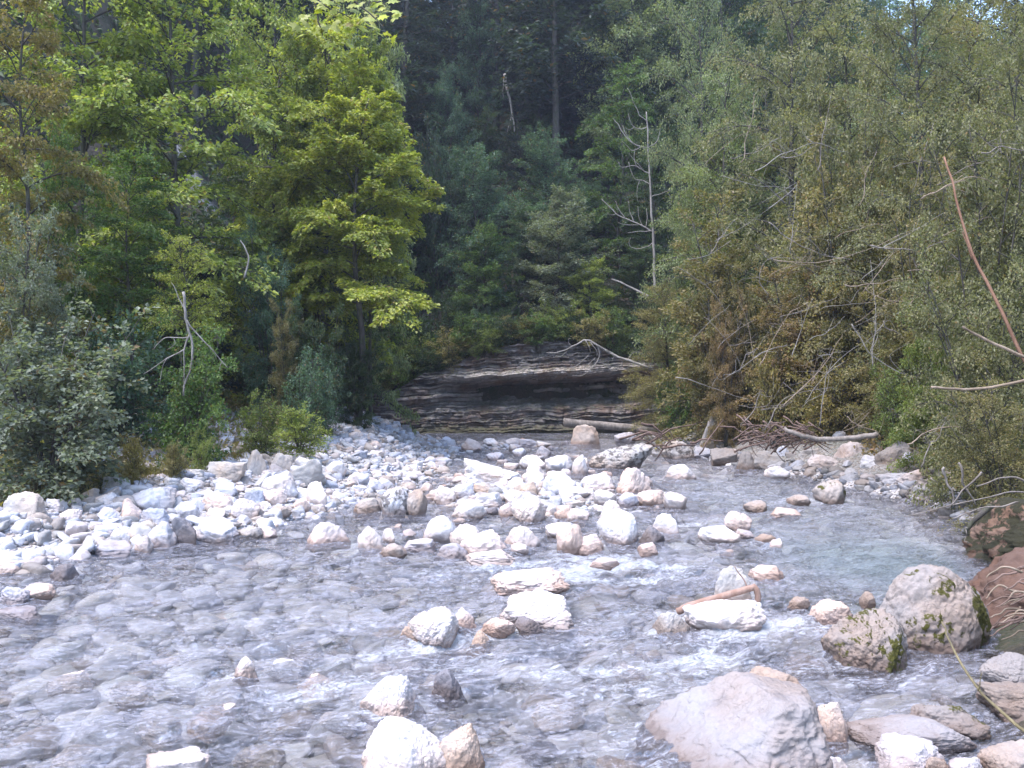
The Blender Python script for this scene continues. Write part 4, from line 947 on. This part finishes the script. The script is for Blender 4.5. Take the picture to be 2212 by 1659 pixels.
T(960, 40, 1110, 44.0, 'broad', 3, 'blue', 'grey green tree leaning out of the dark slope')
T(895, 205, 1040, 40.0, 'broad', 0, 'blue', 'small grey green tree low on the dark slope')
T(1110, 180, 1220, 43.0, 'broad', 1, 'deep', 'dark tree beside the broken pale snag')
T(880, 280, 1010, 38.0, 'bush', 4, 'deep', 'dark shrub on the bare slope above the blue green trees', **B_)
for k in range(34):
    x = -9 + 17 * ((k * 0.618) % 1); y = 35.5 + 0.62 * k + (k % 3) * .7
    plant('grove', k % 6, x, y, 2.6 + 1.9 * ((k * .37) % 1) + .05 * k, 1.7 + 1.2 * ((k * .71) % 1), ['deep', 'blue', 'deep', 'green', 'dark'][k % 5] if k < 16 else ['deep', 'dark', 'dark'][k % 3], 'leafy bush crowding the slope above the rock face', name='bush', cat='bush', group='bushes on the slope above the rock face')
for k in range(22):
    x = -6.6 + 13.2 * k / 21; y = 31.3 + .2 * (k % 3); zt_ = float(np.interp(x, [-8.2, -5.5, -4.0, -2.0, 0.0, 2.0, 4.0, 6.0, 8.6], [0.7, 1.2, 1.6, 2.4, 3.1, 3.2, 2.7, 2.4, 2.2]))
    plant('bush', k % 6, x, y, 1.0 + .7 * ((k * .37) % 1), .85 + .45 * ((k * .71) % 1), ['green', 'mid', 'deep', 'olive'][k % 4], 'small leafy shrub hanging over the rim of the layered rock face', name='bush', cat='bush', group='shrubs along the rim of the rock face', z=zt_ - .12)
# right side
S_ = dict()
T(1340, 430, 1760, 22.5, 'grove', 3, 'olive', 'olive brown juniper leaning over the stream with rusty patches', **B_)
T(1325, 640, 1560, 26, 'scruffy', 0, 'olive', 'low feathery juniper nearest the rock face')
T(1400, 180, 1720, 26, 'scruffy', 1, 'pale', 'tall pale green willow behind the olive juniper')
T(1520, -120, 1900, 23, 'scruffy', 2, 'sage', 'tall scruffy grey green tree behind the soft green thickets')
T(1390, -90, 1640, 30, 'scruffy', 3, 'pale', 'pale tree top between the willow and the scruffy tree')
T(1640, 260, 2020, 18.5, 'grove', 4, 'olive', 'dense olive thicket in the middle of the right bank', **B_)
T(1560, 560, 1900, 19.5, 'grove', 5, 'brown', 'brownish dry thicket above the root mass', **B_)
T(1780, 610, 2080, 16.5, 'grove', 0, 'olive', 'green brown thicket above the grey log', **B_)
T(1800, -100, 2180, 17.5, 'scruffy', 0, 'sage', 'tall tree on the right with sky showing through its top')
T(1950, 120, 2330, 12.8, 'grove', 1, 'sage', 'grey green leafy thicket crossed by the rusty pole', **B_)
T(1930, 480, 2330, 11.3, 'hazel', 2, 'sage', 'near leafy bush below the rusty pole', leaf=(.065, .045), leaves=42000, **B_)
T(2000, 800, 2350, 9.8, 'hazel', 3, 'olive', 'low leafy bush hanging over the mossy bank block', leaf=(.055, .036), leaves=42000, **B_)
T(2040, -60, 2400, 13.0, 'scruffy', 1, 'sage', 'dark leafy tree in the top corner on the right bank')
T(1450, 700, 1640, 22.5, 'bush', 2, 'brown', 'rusty brown low bush beside the tilted grey slab', **B_)
T(1400, 790, 1530, 25, 'bush', 3, 'green', 'dark green low bush hanging over the driftwood roots', **B_)
T(1700, 760, 1880, 18, 'bush', 4, 'autumn', 'straw coloured twiggy bush behind the grey log', **B_)
T(1860, 800, 2010, 15.5, 'bush', 5, 'mid', 'small green bush above the brown earthy block', **B_)
T(1480, 60, 1800, 27.0, 'grove', 1, 'sage', 'soft green thicket behind the tall pale willow', **B_)
T(1620, 420, 1880, 20.5, 'grove', 2, 'sage', 'soft green thicket between the olive juniper and the middle thicket', **B_)
T(1840, 330, 2140, 16.0, 'grove', 3, 'olive', 'olive thicket left of the rusty pole', **B_)
T(1700, 30, 2000, 19.5, 'grove', 4, 'sage', 'soft green thicket below the scruffy tree top', **B_)
T(1900, 640, 2120, 14.2, 'grove', 5, 'mid', 'leafy green thicket above the brown earthy block', **B_)
T(1480, 560, 1700, 21.5, 'grove', 1, 'olive', 'olive thicket leaning over the root mass', **B_)
T(1500, 620, 1640, 20.8, 'grove', 0, 'brown', 'rusty yellow patch of drying leaves on the olive juniper', **B_)
T(1600, 690, 1760, 19.0, 'bush', 0, 'autumn', 'yellow brown bush over the root mass', **B_)
for k, (x, y, h, rd) in enumerate([(8.5, 22, 9, 2.6), (11.5, 20, 9, 2.6), (6.8, 27, 8, 2.5), (10, 27, 9, 2.8), (13, 25, 10, 3), (15, 21, 9, 2.8), (7.2, 30, 7, 2.4), (12.5, 31, 9, 3), (9.2, 17.5, 7, 2.2), (17, 28, 10, 3)]):
    plant('scruffy', k % 4, x, y, h, rd, ['sage', 'olive', 'mid', 'pale'][k % 4], 'green tree filling the wood behind the right bank thickets', group='trees behind the right bank')
for k, (x, y, h, rd) in enumerate([(6.6, 3.6, 8, 2.2), (7.6, 7.0, 9, 2.0), (6.2, 0.6, 8, 2.2), (9.0, 1.5, 9, 2.6)]):  # out-of-view trees added to shade the lower right
    plant('scruffy', k % 4, x, y, h, rd, 'sage', 'tree shading the right bank beside the viewer', group='trees beside the viewer')
# the wood on the valley side
F = random.Random(21); spots = []
tries = 0
while len(spots) < 150 and tries < 12000:
    tries += 1
    y = 33 + 67 * F.random() ** 1.2; x = F.uniform(-0.62 * y, 0.62 * y)
    fy = np.interp(x, _fx, _fy)
    if y < fy + (5 if x < -4 else 7): continue
    dmin = 2.6 + 0.02 * y
    if any((x - a) ** 2 + (y - b_) ** 2 < dmin ** 2 for a, b_ in spots): continue
    if -6 < x < 5 and y < 40 : continue
    spots.append((x, y))
for k, (x, y) in enumerate(spots):
    q = F.random(); fir = q < 0.3
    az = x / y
    col = 'dark' if -0.25 < az < 0.13 else ('deep' if F.random() < 0.6 else F.choice(['green', 'blue', 'mid']))  # mid-slope sector gets dark leaves, forest shadow put into their colour
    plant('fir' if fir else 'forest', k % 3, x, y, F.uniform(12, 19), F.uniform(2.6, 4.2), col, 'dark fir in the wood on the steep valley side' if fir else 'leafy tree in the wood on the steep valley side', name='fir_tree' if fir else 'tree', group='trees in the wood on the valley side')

for k, (x, y, h, rd) in enumerate([(-7, 70, 20, 4), (-10.5, 76, 20, 4), (-5, 63, 18, 3.6), (-8.6, 58, 18, 3.6), (-12.5, 66, 19, 4), (-9.5, 47, 15, 3.4)]):
    plant('forest', k % 3, x, y, h, rd, 'dark', 'leafy tree in the wood on the steep valley side', group='trees in the wood on the valley side')

for k, (x, y, h, rd) in enumerate([(-3.9, 52, 8, 3), (-4.6, 60, 9, 3.2), (-3.2, 57, 9, 3)]):
    plant('grove', k, x, y, h, rd, 'dark', 'leafy bush crowding the slope above the rock face', name='bush', cat='bush', group='bushes on the slope above the rock face')

# ---- ground cover on the banks and slopes
def cover(name, n_try, region, size, col, seed, up=0.0, label=None, blades=False):
    r = np.random.RandomState(seed); x, y = region(r, n_try); n = len(x)
    cl = fbm(p3(x, y) * 0.9 + seed, 3)
    k = r.rand(n) < np.clip(0.55 + 0.8 * cl, 0.05, 1); x, y, cl = x[k], y[k], cl[k]; n = len(x)
    z = H(x, y) + r.rand(n) ** 2 * up * np.clip(0.6 + cl, 0.1, 2)
    if blades:
        ax = UP + r.normal(size=(n, 3)) * 0.45; no = r.normal(size=(n, 3)); ln = size[0] * r.uniform(.5, 1.3, n); wd = np.full(n, size[1])
    else:
        ax = r.normal(size=(n, 3)) + [0, -0.3, 0]; no = UP * 0.7 + [0, -0.4, 0] + r.normal(size=(n, 3)) * 0.5; gs = (0.75 + y / 34) if name == 'undergrowth' else 1.0; ln = gs * size[0] * r.uniform(.6, 1.3, n); wd = gs * size[1] * r.uniform(.7, 1.2, n)
    V, Q = leaf_quads(np.stack([x, y, z], -1), ax, no, ln, wd)
    o = link(name, build_mesh(name, V, Q, smooth=False, face_attr={'tint': np.clip(.5 + .25 * r.normal(size=n), 0, 1)}, mats=[LEAF]), color=FOL[col])
    return stuff(o, label, 'undergrowth' if not blades else 'grass')
def slope_region(r, n):
    y = 12 + 95 * r.rand(n) ** 1.5; x = (r.rand(n) * 1.3 - 0.68) * y
    k = (y > np.interp(x, _fx, _fy) + 0.3); return x[k], y[k]
cover('undergrowth', 250000, slope_region, (.20, .12), 'deep', 5, up=.5, label='dark leafy undergrowth on the valley side')
def bank_region(r, n):
    y = 8 + 20 * r.rand(n); x = left_bank(y) - 1.4 - 7 * r.rand(n)
    k = (gravel_mask(x, y) < 0.35) & (np.abs(x) < .66 * y); return x[k], y[k]
cover('bank_weeds', 42000, bank_region, (.10, .06), 'olive', 6, up=.35, label='low weeds and leaf litter behind the left gravel')
cover('dry_grass', 9000, lambda r, n: (lambda y, x: (x[(gravel_mask(x, y) < .75)], y[(gravel_mask(x, y) < .75)]))(*(lambda y: (y, left_bank(y) - 1.3 - 3.2 * r.rand(n) ** 1.5))(8 + 9 * r.rand(n))), (.26, .008), 'autumn', 7, label='dry straw coloured grass along the left gravel', blades=True)
def rbank_region(r, n):
    y = 1 + 30 * r.rand(n); x = right_bank(y) + np.where(y < 10, 0.2, 1.0) + 7 * r.rand(n) ** 1.1; k = np.abs(x) < .66 * y + 3; return x[k], y[k]
cover('bank_litter', 60000, rbank_region, (.10, .05), 'brown', 8, up=.18, label='brown leaf litter and weeds on the right bank')

# ------------------------------------------------------------------ dead wood, poles, roots
def stick(name, label, pts, r0, r1, mat, cat='branch', wob=0.02, seed=1, sides=7, n=16, group=None, kids=()):
    """a bare branch; its first point is its thick end. kids: side shoots (from, points, radius)"""
    mb = MB(); tube(mb, smooth_path(pts, n, wob, seed), np.linspace(r0, r1, n), sides)
    for q, (kp, kr) in enumerate(kids): tube(mb, smooth_path(kp, 10, wob * 0.6, seed + q + 5), np.linspace(kr, kr * 0.3, 10), 5)
    o = link(name, mb.mesh(name, mat)); return tag(o, label, cat, group)
def PX(d, *xy): return [px(x, y, d) for x, y in xy]
stick('bare_pole', 'rusty brown bare stem slanting across the leafy thicket', [px(2290, 880, 6.6), px(2205, 765, 6.7), px(2150, 640, 6.8), px(2100, 545, 6.9), px(2066, 430, 7.0), px(2041, 340, 7.1)], 0.016, 0.007, RUST, 'branch', 0.015, kids=[(PX(6.8, (2100, 560), (2085, 520), (2080, 500)), .007)])
stick('bare_twig', 'pale curved twig crossing the lower end of the rusty stem', PX(6.6, (2300, 800), (2205, 768), (2140, 738), (2080, 706)), 0.014, 0.009, TAN, 'twig', 0.01)
stick('bare_twig', 'long pale twig bending up toward the right below the rusty stem', PX(6.4, (2330, 790), (2212, 822), (2130, 838), (2060, 840), (2012, 836)), 0.012, 0.009, TAN, 'twig', 0.01)
stick('bent_twig', 'thin greenish twig bending over the water before the tall boulder', [px(2290, 1625, 3.4), px(2200, 1570, 3.6), px(2125, 1500, 3.9), px(2075, 1430, 4.2), px(2045, 1370, 4.4), px(2036, 1345, 4.5)], 0.008, 0.004, bark_material('greenish twig', (.14, .115, .055), (.24, .20, .11)), 'twig', 0.01, kids=[(PX(3.92, (2112, 1492), (2116, 1475), (2122, 1452)), .004)])
# log and driftwood
a = on_ground(1660, 955); gz = 0.55
stick('grey_log', 'grey weathered log lying on the right bank rocks', [px(1895, 938, 14.6), px(1850, 945, 14.7), px(1800, 948, 14.8), px(1750, 945, 14.9), px(1700, 930, 15.0), px(1690, 926, 15.1)], 0.046, 0.038, GREYWOOD, 'log', 0.03, sides=9)
stick('fallen_log', 'brown log floating against the far rock face', [px(1440, 938, 27.5), px(1390, 928, 27.5), px(1320, 920, 27.6), px(1218, 912, 27.7)], 0.10, 0.14, GREYWOOD, 'log', 0.04, sides=9, kids=[(PX(27.5, (1400, 930), (1440, 925), (1470, 935), (1490, 950)), .05)])
stick('driftwood_stick', 'bent brown driftwood stick lying over two rocks in the stream', [px(1462, 1321, 6.25), px(1500, 1305, 6.25), px(1560, 1288, 6.3), px(1615, 1272, 6.35), px(1633, 1272, 6.35), px(1638, 1310, 6.35), px(1645, 1338, 6.3)], 0.026, 0.022, bark_material('smooth brown driftwood', (.25, .15, .11), (.38, .26, .21)), 'driftwood', 0.008, sides=9, n=24, kids=[(PX(6.3, (1636, 1318), (1650, 1335), (1674, 1350)), .009), (PX(6.4, (1618, 1275), (1605, 1250), (1585, 1222)), .008)])
stick('white_branch', 'white bare branch reaching out before the rock face', PX(26, (1420, 800), (1375, 785), (1335, 770), (1295, 748), (1265, 734), (1240, 748), (1205, 760), (1180, 762)), 0.045, 0.012, PALE, 'branch', 0.05, n=26,
      kids=[(PX(26, (1290, 745), (1295, 770), (1280, 795), (1258, 812), (1235, 812)), .02), (PX(26, (1275, 738), (1290, 765), (1268, 790), (1250, 800)), .016), (PX(25.9, (1265, 735), (1275, 760), (1245, 790), (1225, 795)), .014), (PX(26, (1310, 755), (1325, 765), (1322, 782)), .014), (PX(26.1, (1235, 750), (1228, 738), (1232, 730)), .012), (PX(26, (1225, 756), (1215, 768), (1200, 770)), .012), (PX(26, (1340, 770), (1345, 788), (1335, 800), (1320, 800)), .014), (PX(26, (1355, 778), (1370, 760), (1390, 765)), .012)])
# the bare dead tree above the right end of the rock face
dt = thing('dead_tree', 'bare pale dead tree with upcurved branches before the dark wood', 'tree', tuple(px(1414, 600, 30.5)))
def dead_part(name, pts, r0, r1, d=30.5, mat=PALE, parent=dt, loc=(1414, 600), n=14, wob=0.04, kids=(), seed=2):
    o3 = px(*loc, d if not isinstance(d, tuple) else d[0]); mb = MB()
    tube(mb, smooth_path([px(x, y, d) - o3 for x, y in pts], n, wob, seed), np.linspace(r0, r1, n), 6)
    for q, (kp, kr) in enumerate(kids): tube(mb, smooth_path([px(x, y, d) - o3 for x, y in kp], 8, wob * .5, seed + q), np.linspace(kr, kr * .35, 8), 5)
    return link(name, mb.mesh(name, mat), parent)
dead_part('trunk', [(1414, 640), (1414, 590), (1412, 520), (1407, 450), (1403, 380), (1400, 310), (1397, 240)], .055, .02, n=20)
for pts, r0, kids in [
    ([(1402, 318), (1380, 316), (1355, 300), (1330, 262), (1325, 255)], .035, [([(1370, 312), (1352, 290), (1345, 270)], .02), ([(1385, 317), (1365, 325), (1345, 305)], .016)]),
    ([(1400, 275), (1385, 278), (1365, 270), (1358, 245)], .025, [([(1372, 274), (1360, 280), (1352, 276)], .014)]),
    ([(1402, 318), (1415, 310), (1424, 290), (1428, 262)], .025, []),
    ([(1398, 262), (1380, 245), (1368, 220), (1355, 190)], .022, []),
    ([(1404, 375), (1385, 365), (1372, 358), (1345, 362), (1335, 350)], .028, [([(1375, 358), (1370, 340), (1372, 320)], .014), ([(1388, 367), (1370, 345), (1358, 330)], .014)]),
    ([(1405, 400), (1390, 390), (1370, 385), (1358, 350)], .026, [([(1382, 388), (1376, 410), (1378, 440)], .012)]),
    ([(1408, 500), (1390, 490), (1365, 478), (1335, 465), (1310, 440), (1300, 430)], .042, [([(1350, 470), (1335, 450), (1330, 435)], .018), ([(1370, 480), (1360, 455), (1358, 435)], .018), ([(1390, 490), (1380, 470), (1378, 445)], .016), ([(1330, 462), (1318, 465), (1312, 458)], .012), ([(1395, 492), (1398, 470), (1396, 450)], .016), ([(1380, 486), (1350, 485), (1335, 480)], .014)]),
    ([(1408, 500), (1385, 500), (1355, 502)], .024, []),
    ([(1410, 525), (1395, 535), (1362, 535), (1361, 512)], .024, []),
    ([(1407, 425), (1430, 418), (1455, 408)], .022, [([(1440, 414), (1450, 430), (1446, 445)], .012)])]:
    dead_part('branch', pts, r0 * .7, r0 * .25, kids=kids, seed=len(pts) + int(r0 * 1000))
# the forked dead stem on the left
ds = thing('dead_tree', 'thin forked dead stem hanging over the green bush on the left', 'tree', tuple(px(398, 690, 12.9)))
kw = dict(d=12.9, parent=ds, loc=(398, 690), wob=.015)
dead_part('trunk', [(396, 630), (399, 660), (402, 690), (410, 720), (415, 745), (416, 770), (411, 800), (399, 830), (397, 855)], .022, .012, n=18, **kw)
for pts, r0, kids in [
    ([(410, 722), (402, 740), (398, 760), (399, 800), (397, 855)], .015, []),
    ([(399, 755), (370, 770), (345, 785), (310, 810)], .013, [([(362, 773), (352, 790), (345, 830)], .007)]),
    ([(408, 728), (390, 730), (362, 728), (345, 740), (330, 755)], .010, [([(375, 730), (378, 742), (362, 755)], .006)]),
    ([(402, 690), (420, 715), (450, 745), (475, 775), (492, 795)], .014, [([(480, 780), (476, 790), (474, 800)], .006)]),
    ([(398, 665), (385, 640), (372, 610)], .012, [])]:
    dead_part('branch', pts, r0, r0 * .35, kids=kids, seed=len(pts), **kw)
stick('broken_snag', 'pale broken snag hanging on the dark slope', PX(42, (1090, 160), (1096, 195), (1106, 240), (1112, 285)), .07, .03, PALE, 'branch', .05, kids=[(PX(42, (1106, 245), (1098, 275), (1094, 300)), .03), (PX(42, (1090, 165), (1086, 190), (1089, 215)), .025)])
stick('dead_branch', 'short pale dead stem poking from the juniper thicket', PX(17.2, (527, 600), (536, 570), (534, 545), (520, 520)), .02, .012, PALE, 'branch', .02)
stick('dead_branch', 'pale log like bough low left beside the bare dead tree', PX(29, (1400, 640), (1360, 620), (1322, 602)), .05, .02, PALE, 'branch', .04)
# mossy leaning limb and slanting limb in the left trees
# twiggy tangle on the right bank: each bare branch on its own
D = random.Random(9)
TB = [((1640, 790), (1690, 700), (1720, 665), (1760, 655), 16.0), ((1660, 640), (1640, 600), (1660, 560), (1740, 555), 17), ((1840, 700), (1880, 760), (1960, 810), (2010, 815), 12.5), ((1690, 880), (1760, 810), (1800, 760), (1820, 720), 14.5),
      ((1650, 930), (1680, 880), (1720, 850), (1800, 840), 14.6), ((1770, 920), (1780, 850), (1790, 800), (1860, 745), 14), ((1830, 900), (1850, 920), (1890, 930), (1900, 945), 13.2), ((1600, 920), (1630, 880), (1640, 850), (1625, 860), 15),
      ((1885, 790), (1890, 720), (1890, 640), (1880, 560), 13.5), ((1870, 620), (1890, 640), (1940, 650), (1990, 640), 13), ((1660, 480), (1710, 520), (1780, 550), (1840, 560), 15), ((1630, 370), (1700, 330), (1760, 310), (1830, 330), 16),
      ((1670, 560), (1740, 570), (1850, 550), (1960, 500), 14.5), ((1880, 530), (1930, 535), (1990, 540), (2050, 520), 12), ((1660, 450), (1700, 420), (1720, 395), (1640, 440), 16), ((1990, 430), (2050, 400), (2110, 380), (2160, 400), 11),
      ((2120, 330), (2160, 320), (2230, 330), (2290, 310), 10.5), ((1700, 745), (1650, 760), (1590, 800), (1560, 810), 16.2), ((1960, 960), (2020, 930), (2090, 925), (2150, 930), 10), ((1990, 1010), (2010, 960), (2030, 940), (2040, 900), 10.5)]
for k, (a, b_, c, e, d) in enumerate(TB):
    kids = []
    for _ in range(5):
        t = D.choice([b_, c, b_]); kids.append((PX(d - .05, t, (t[0] + D.uniform(-40, 40), t[1] + D.uniform(-45, 20)), (t[0] + D.uniform(-75, 75), t[1] + D.uniform(-70, 40))), .004))
    stick('bare_branch', 'thin bare pale branch poking out of the right bank thickets', PX(d, a, b_, c, e), .009, .003, [TAN, GREYWOOD, PALE][k % 3], 'branch', .04, seed=k, kids=kids, sides=5, group='bare branches in the right bank thickets')
for k in range(44):
    d = D.uniform(12.5, 17.5); x0 = D.uniform(1450, 2150); y0 = D.uniform(330, 900); an = D.gauss(0.35, .6); L = D.uniform(50, 170)
    if x0 < 1560: d += 4
    p_ = [(x0, y0), (x0 + L * .5 * math.cos(an), y0 - L * .5 * math.sin(an) - D.uniform(-10, 22)), (x0 + L * math.cos(an), y0 - L * math.sin(an))]
    kids = [(PX(d - .03, p_[1], (p_[1][0] + D.uniform(-35, 35), p_[1][1] - D.uniform(5, 45))), .004) for _ in range(2)]
    stick('bare_branch', 'thin bare pale branch poking out of the right bank thickets', PX(d, *p_), D.uniform(.005, .010), .003, [TAN, GREYWOOD, PALE][k % 3], 'branch', .05, seed=k + 60, kids=kids, sides=4, n=10, group='bare branches in the right bank thickets')
# roots and flood debris
rm = MB()
for k in range(70):
    x = D.gauss(1680, 48); y = 925 + D.random() * 40; d = 15.3 + D.uniform(-.4, .5); L = D.uniform(25, 90); an = D.gauss(0.1, .5)
    tube(rm, smooth_path([px(x - L * math.cos(an) / 2, y + L * math.sin(an) / 2, d), px(x, y - D.uniform(0, 14), d - .1), px(x + L * math.cos(an) / 2, y - L * math.sin(an) / 2 + D.uniform(-8, 14), d)], 7, .04, k), np.linspace(.018, .005, 7), 4)
tag(link('root_mass', rm.mesh('root_mass', ROOT)), 'matted reddish root mass washed up between the tilted slab and the grey log', 'roots')
rm = MB()
for k in range(13):
    x = D.gauss(1450, 45); y = 955 + D.uniform(-25, 18) + (1450 - x) * .08; d = 20 + D.uniform(-.6, .6); L = D.uniform(40, 130); an = D.gauss(0.25, .35)
    tube(rm, smooth_path([px(x - L * math.cos(an) / 2, y + L * math.sin(an) / 2, d), px(x, y - D.uniform(0, 14), d - .1), px(x + L * math.cos(an) / 2, y - L * math.sin(an) / 2 + D.uniform(-8, 18), d)], 7, .05, k), np.linspace(.03, .008, 7), 4)
tag(link('root_tangle', rm.mesh('root_tangle', ROOT)), 'brown driftwood roots heaped beside the lichen spotted boulders', 'roots')
# undercut bank on the right
bb = place_rock(5.35, 8.35, 0.12, 0.85, 1.0, 0.50, 'slab', 'T', MOSSCOAT, 'undercut bank block thickly coated with dark moss', 5, variant=2, rot=0.2, cat='bank block', name='bank_block')
bb2 = place_rock(4.05, 6.35, 0.08, 0.78, 1.1, 0.46, 'round', 'T', rock_material('root bound earth'), 'brown earthen bank block bound with roots at the frame edge', 5, variant=3, rot=0.4, cat='bank block', name='bank_block'); bb2.color = (.12, .075, .058, 1); bb.color = (.16, .11, .085, 1)
for k in range(30):
    x, y = D.uniform(2130, 2215), D.uniform(1225, 1370); d = 5.25 + D.uniform(-.25, .25)
    stick('hanging_root', 'pinkish thin root hanging from the earthen bank block over the water', PX(d, (x + 60, y + D.uniform(-20, 10)), (x + 20, y - 4), (x - D.uniform(0, 30), y + D.uniform(0, 25))), .008, .003, ROOT if k % 3 else TAN, 'root', .02, seed=k, sides=5, group='roots hanging from the bank')
tp = [((2140, 1090), (2100, 1130), (2085, 1150), .05), ((2230, 1060), (2150, 1070), (1955, 1115), .016), ((2230, 1045), (2170, 1030), (2110, 1050), .02), ((2040, 1010), (2052, 1050), (2060, 1085), .022), ((2070, 1000), (2085, 1050), (2110, 1090), .02), ((2120, 1020), (2080, 1060), (2050, 1090), .018), ((2200, 1085), (2120, 1100), (2060, 1120), .015), ((2090, 1140), (2085, 1160), (2092, 1175), .01)]
for k, (a, b_, c, r0) in enumerate(tp):
    stick('washed_branch', 'grey brown branch caught against the mossy bank block', PX(8.4 - .05 * k, a, b_, c), r0 * .6, r0 * .3, GREYWOOD if k else BARK, 'branch', .03, seed=k, sides=6, group='branches caught at the bank')
# maple bough hanging into the top of the view
mt = thing('maple_bough', 'overhanging maple bough with large lobed leaves turning orange', 'branch', tuple(px(700, -60, 7.5)))
o3 = px(700, -60, 7.5); mb = MB()
bough = [[(560, -90), (640, -40), (700, 10), (760, 40)], [(640, -60), (720, -20), (790, 20), (830, 60)], [(660, -60), (680, 0), (690, 50), (700, 85)], [(720, -70), (770, -30), (800, -5), (835, 10)]]
LV, LT, LC = [], [], []; off = 0
star = [(0, -.1), (.32, -.22), (.30, .02), (.62, .12), (.36, .30), (.42, .55), (.16, .50), (0, .95), (-.16, .50), (-.42, .55), (-.36, .30), (-.62, .12), (-.30, .02), (-.32, -.22)]
for k, bpts in enumerate(bough):
    pth = smooth_path([px(x, y, 7.5 + .1 * k) - o3 for x, y in bpts], 12, .02, k); tube(mb, pth, np.linspace(.014, .004, 12), 5)
    for j in range(30):
        q = pth[D.randrange(2, 12)] + np.array([D.gauss(0, .10), D.gauss(0, .12), D.gauss(-.02, .07)])
        nn = nrm(np.array([D.gauss(0, .45), -0.55 + D.gauss(0, .4), .7])); ax = nrm(np.cross(nn, nrm(np.array([D.gauss(0, .6), D.gauss(0, .3), D.gauss(0, .4)]) + [1, 0, 0]))) * -1
        sd = np.cross(ax, nn); s = D.uniform(.06, .11)
        pts = np.array([q + sd * u * s + ax * v * s - nn * (.25 * abs(u)) * s for u, v in star]); c = q + ax * .15 * s
        LV += [c[None], pts]; m = len(star); LT += [[off, off + 1 + i, off + 1 + (i + 1) % m] for i in range(m)]; off += m + 1
        LC += [D.uniform(.3, .9)] * m
link('branch', mb.mesh('branch', BARK), mt)
link('foliage', build_mesh('foliage', np.concatenate(LV), tris=np.array(LT), smooth=False, face_attr={'tint': np.array(LC)}, mats=[LEAF]), mt, color=FOL['yellow'])

# ---- bluish haze added to lift the far blacks like a lens veil
mb = MB(); lo, hi = np.array([-440., -320., -3.]), np.array([440., 440., 105.])
c = np.array([[x, y, z] for x in (0, 1) for y in (0, 1) for z in (0, 1)], float)
mb.add(lo + c * (hi - lo), [[0, 1, 3, 2], [4, 6, 7, 5], [0, 4, 5, 1], [2, 3, 7, 6], [0, 2, 6, 4], [1, 5, 7, 3]])
hm, hnt, hout = new_mat('haze'); hv = hnt.nodes.new('ShaderNodeVolumePrincipled'); hv.inputs['Density'].default_value = 0.0009; hv.inputs['Color'].default_value = (0.72, 0.78, 1.0, 1); hv.inputs['Anisotropy'].default_value = 0.3
hnt.links.new(hv.outputs[0], hout.inputs['Volume'])
stuff(link('haze', mb.mesh('haze', hm, smooth=False)), 'thin bluish haze added to lift the dark far wood', 'haze')
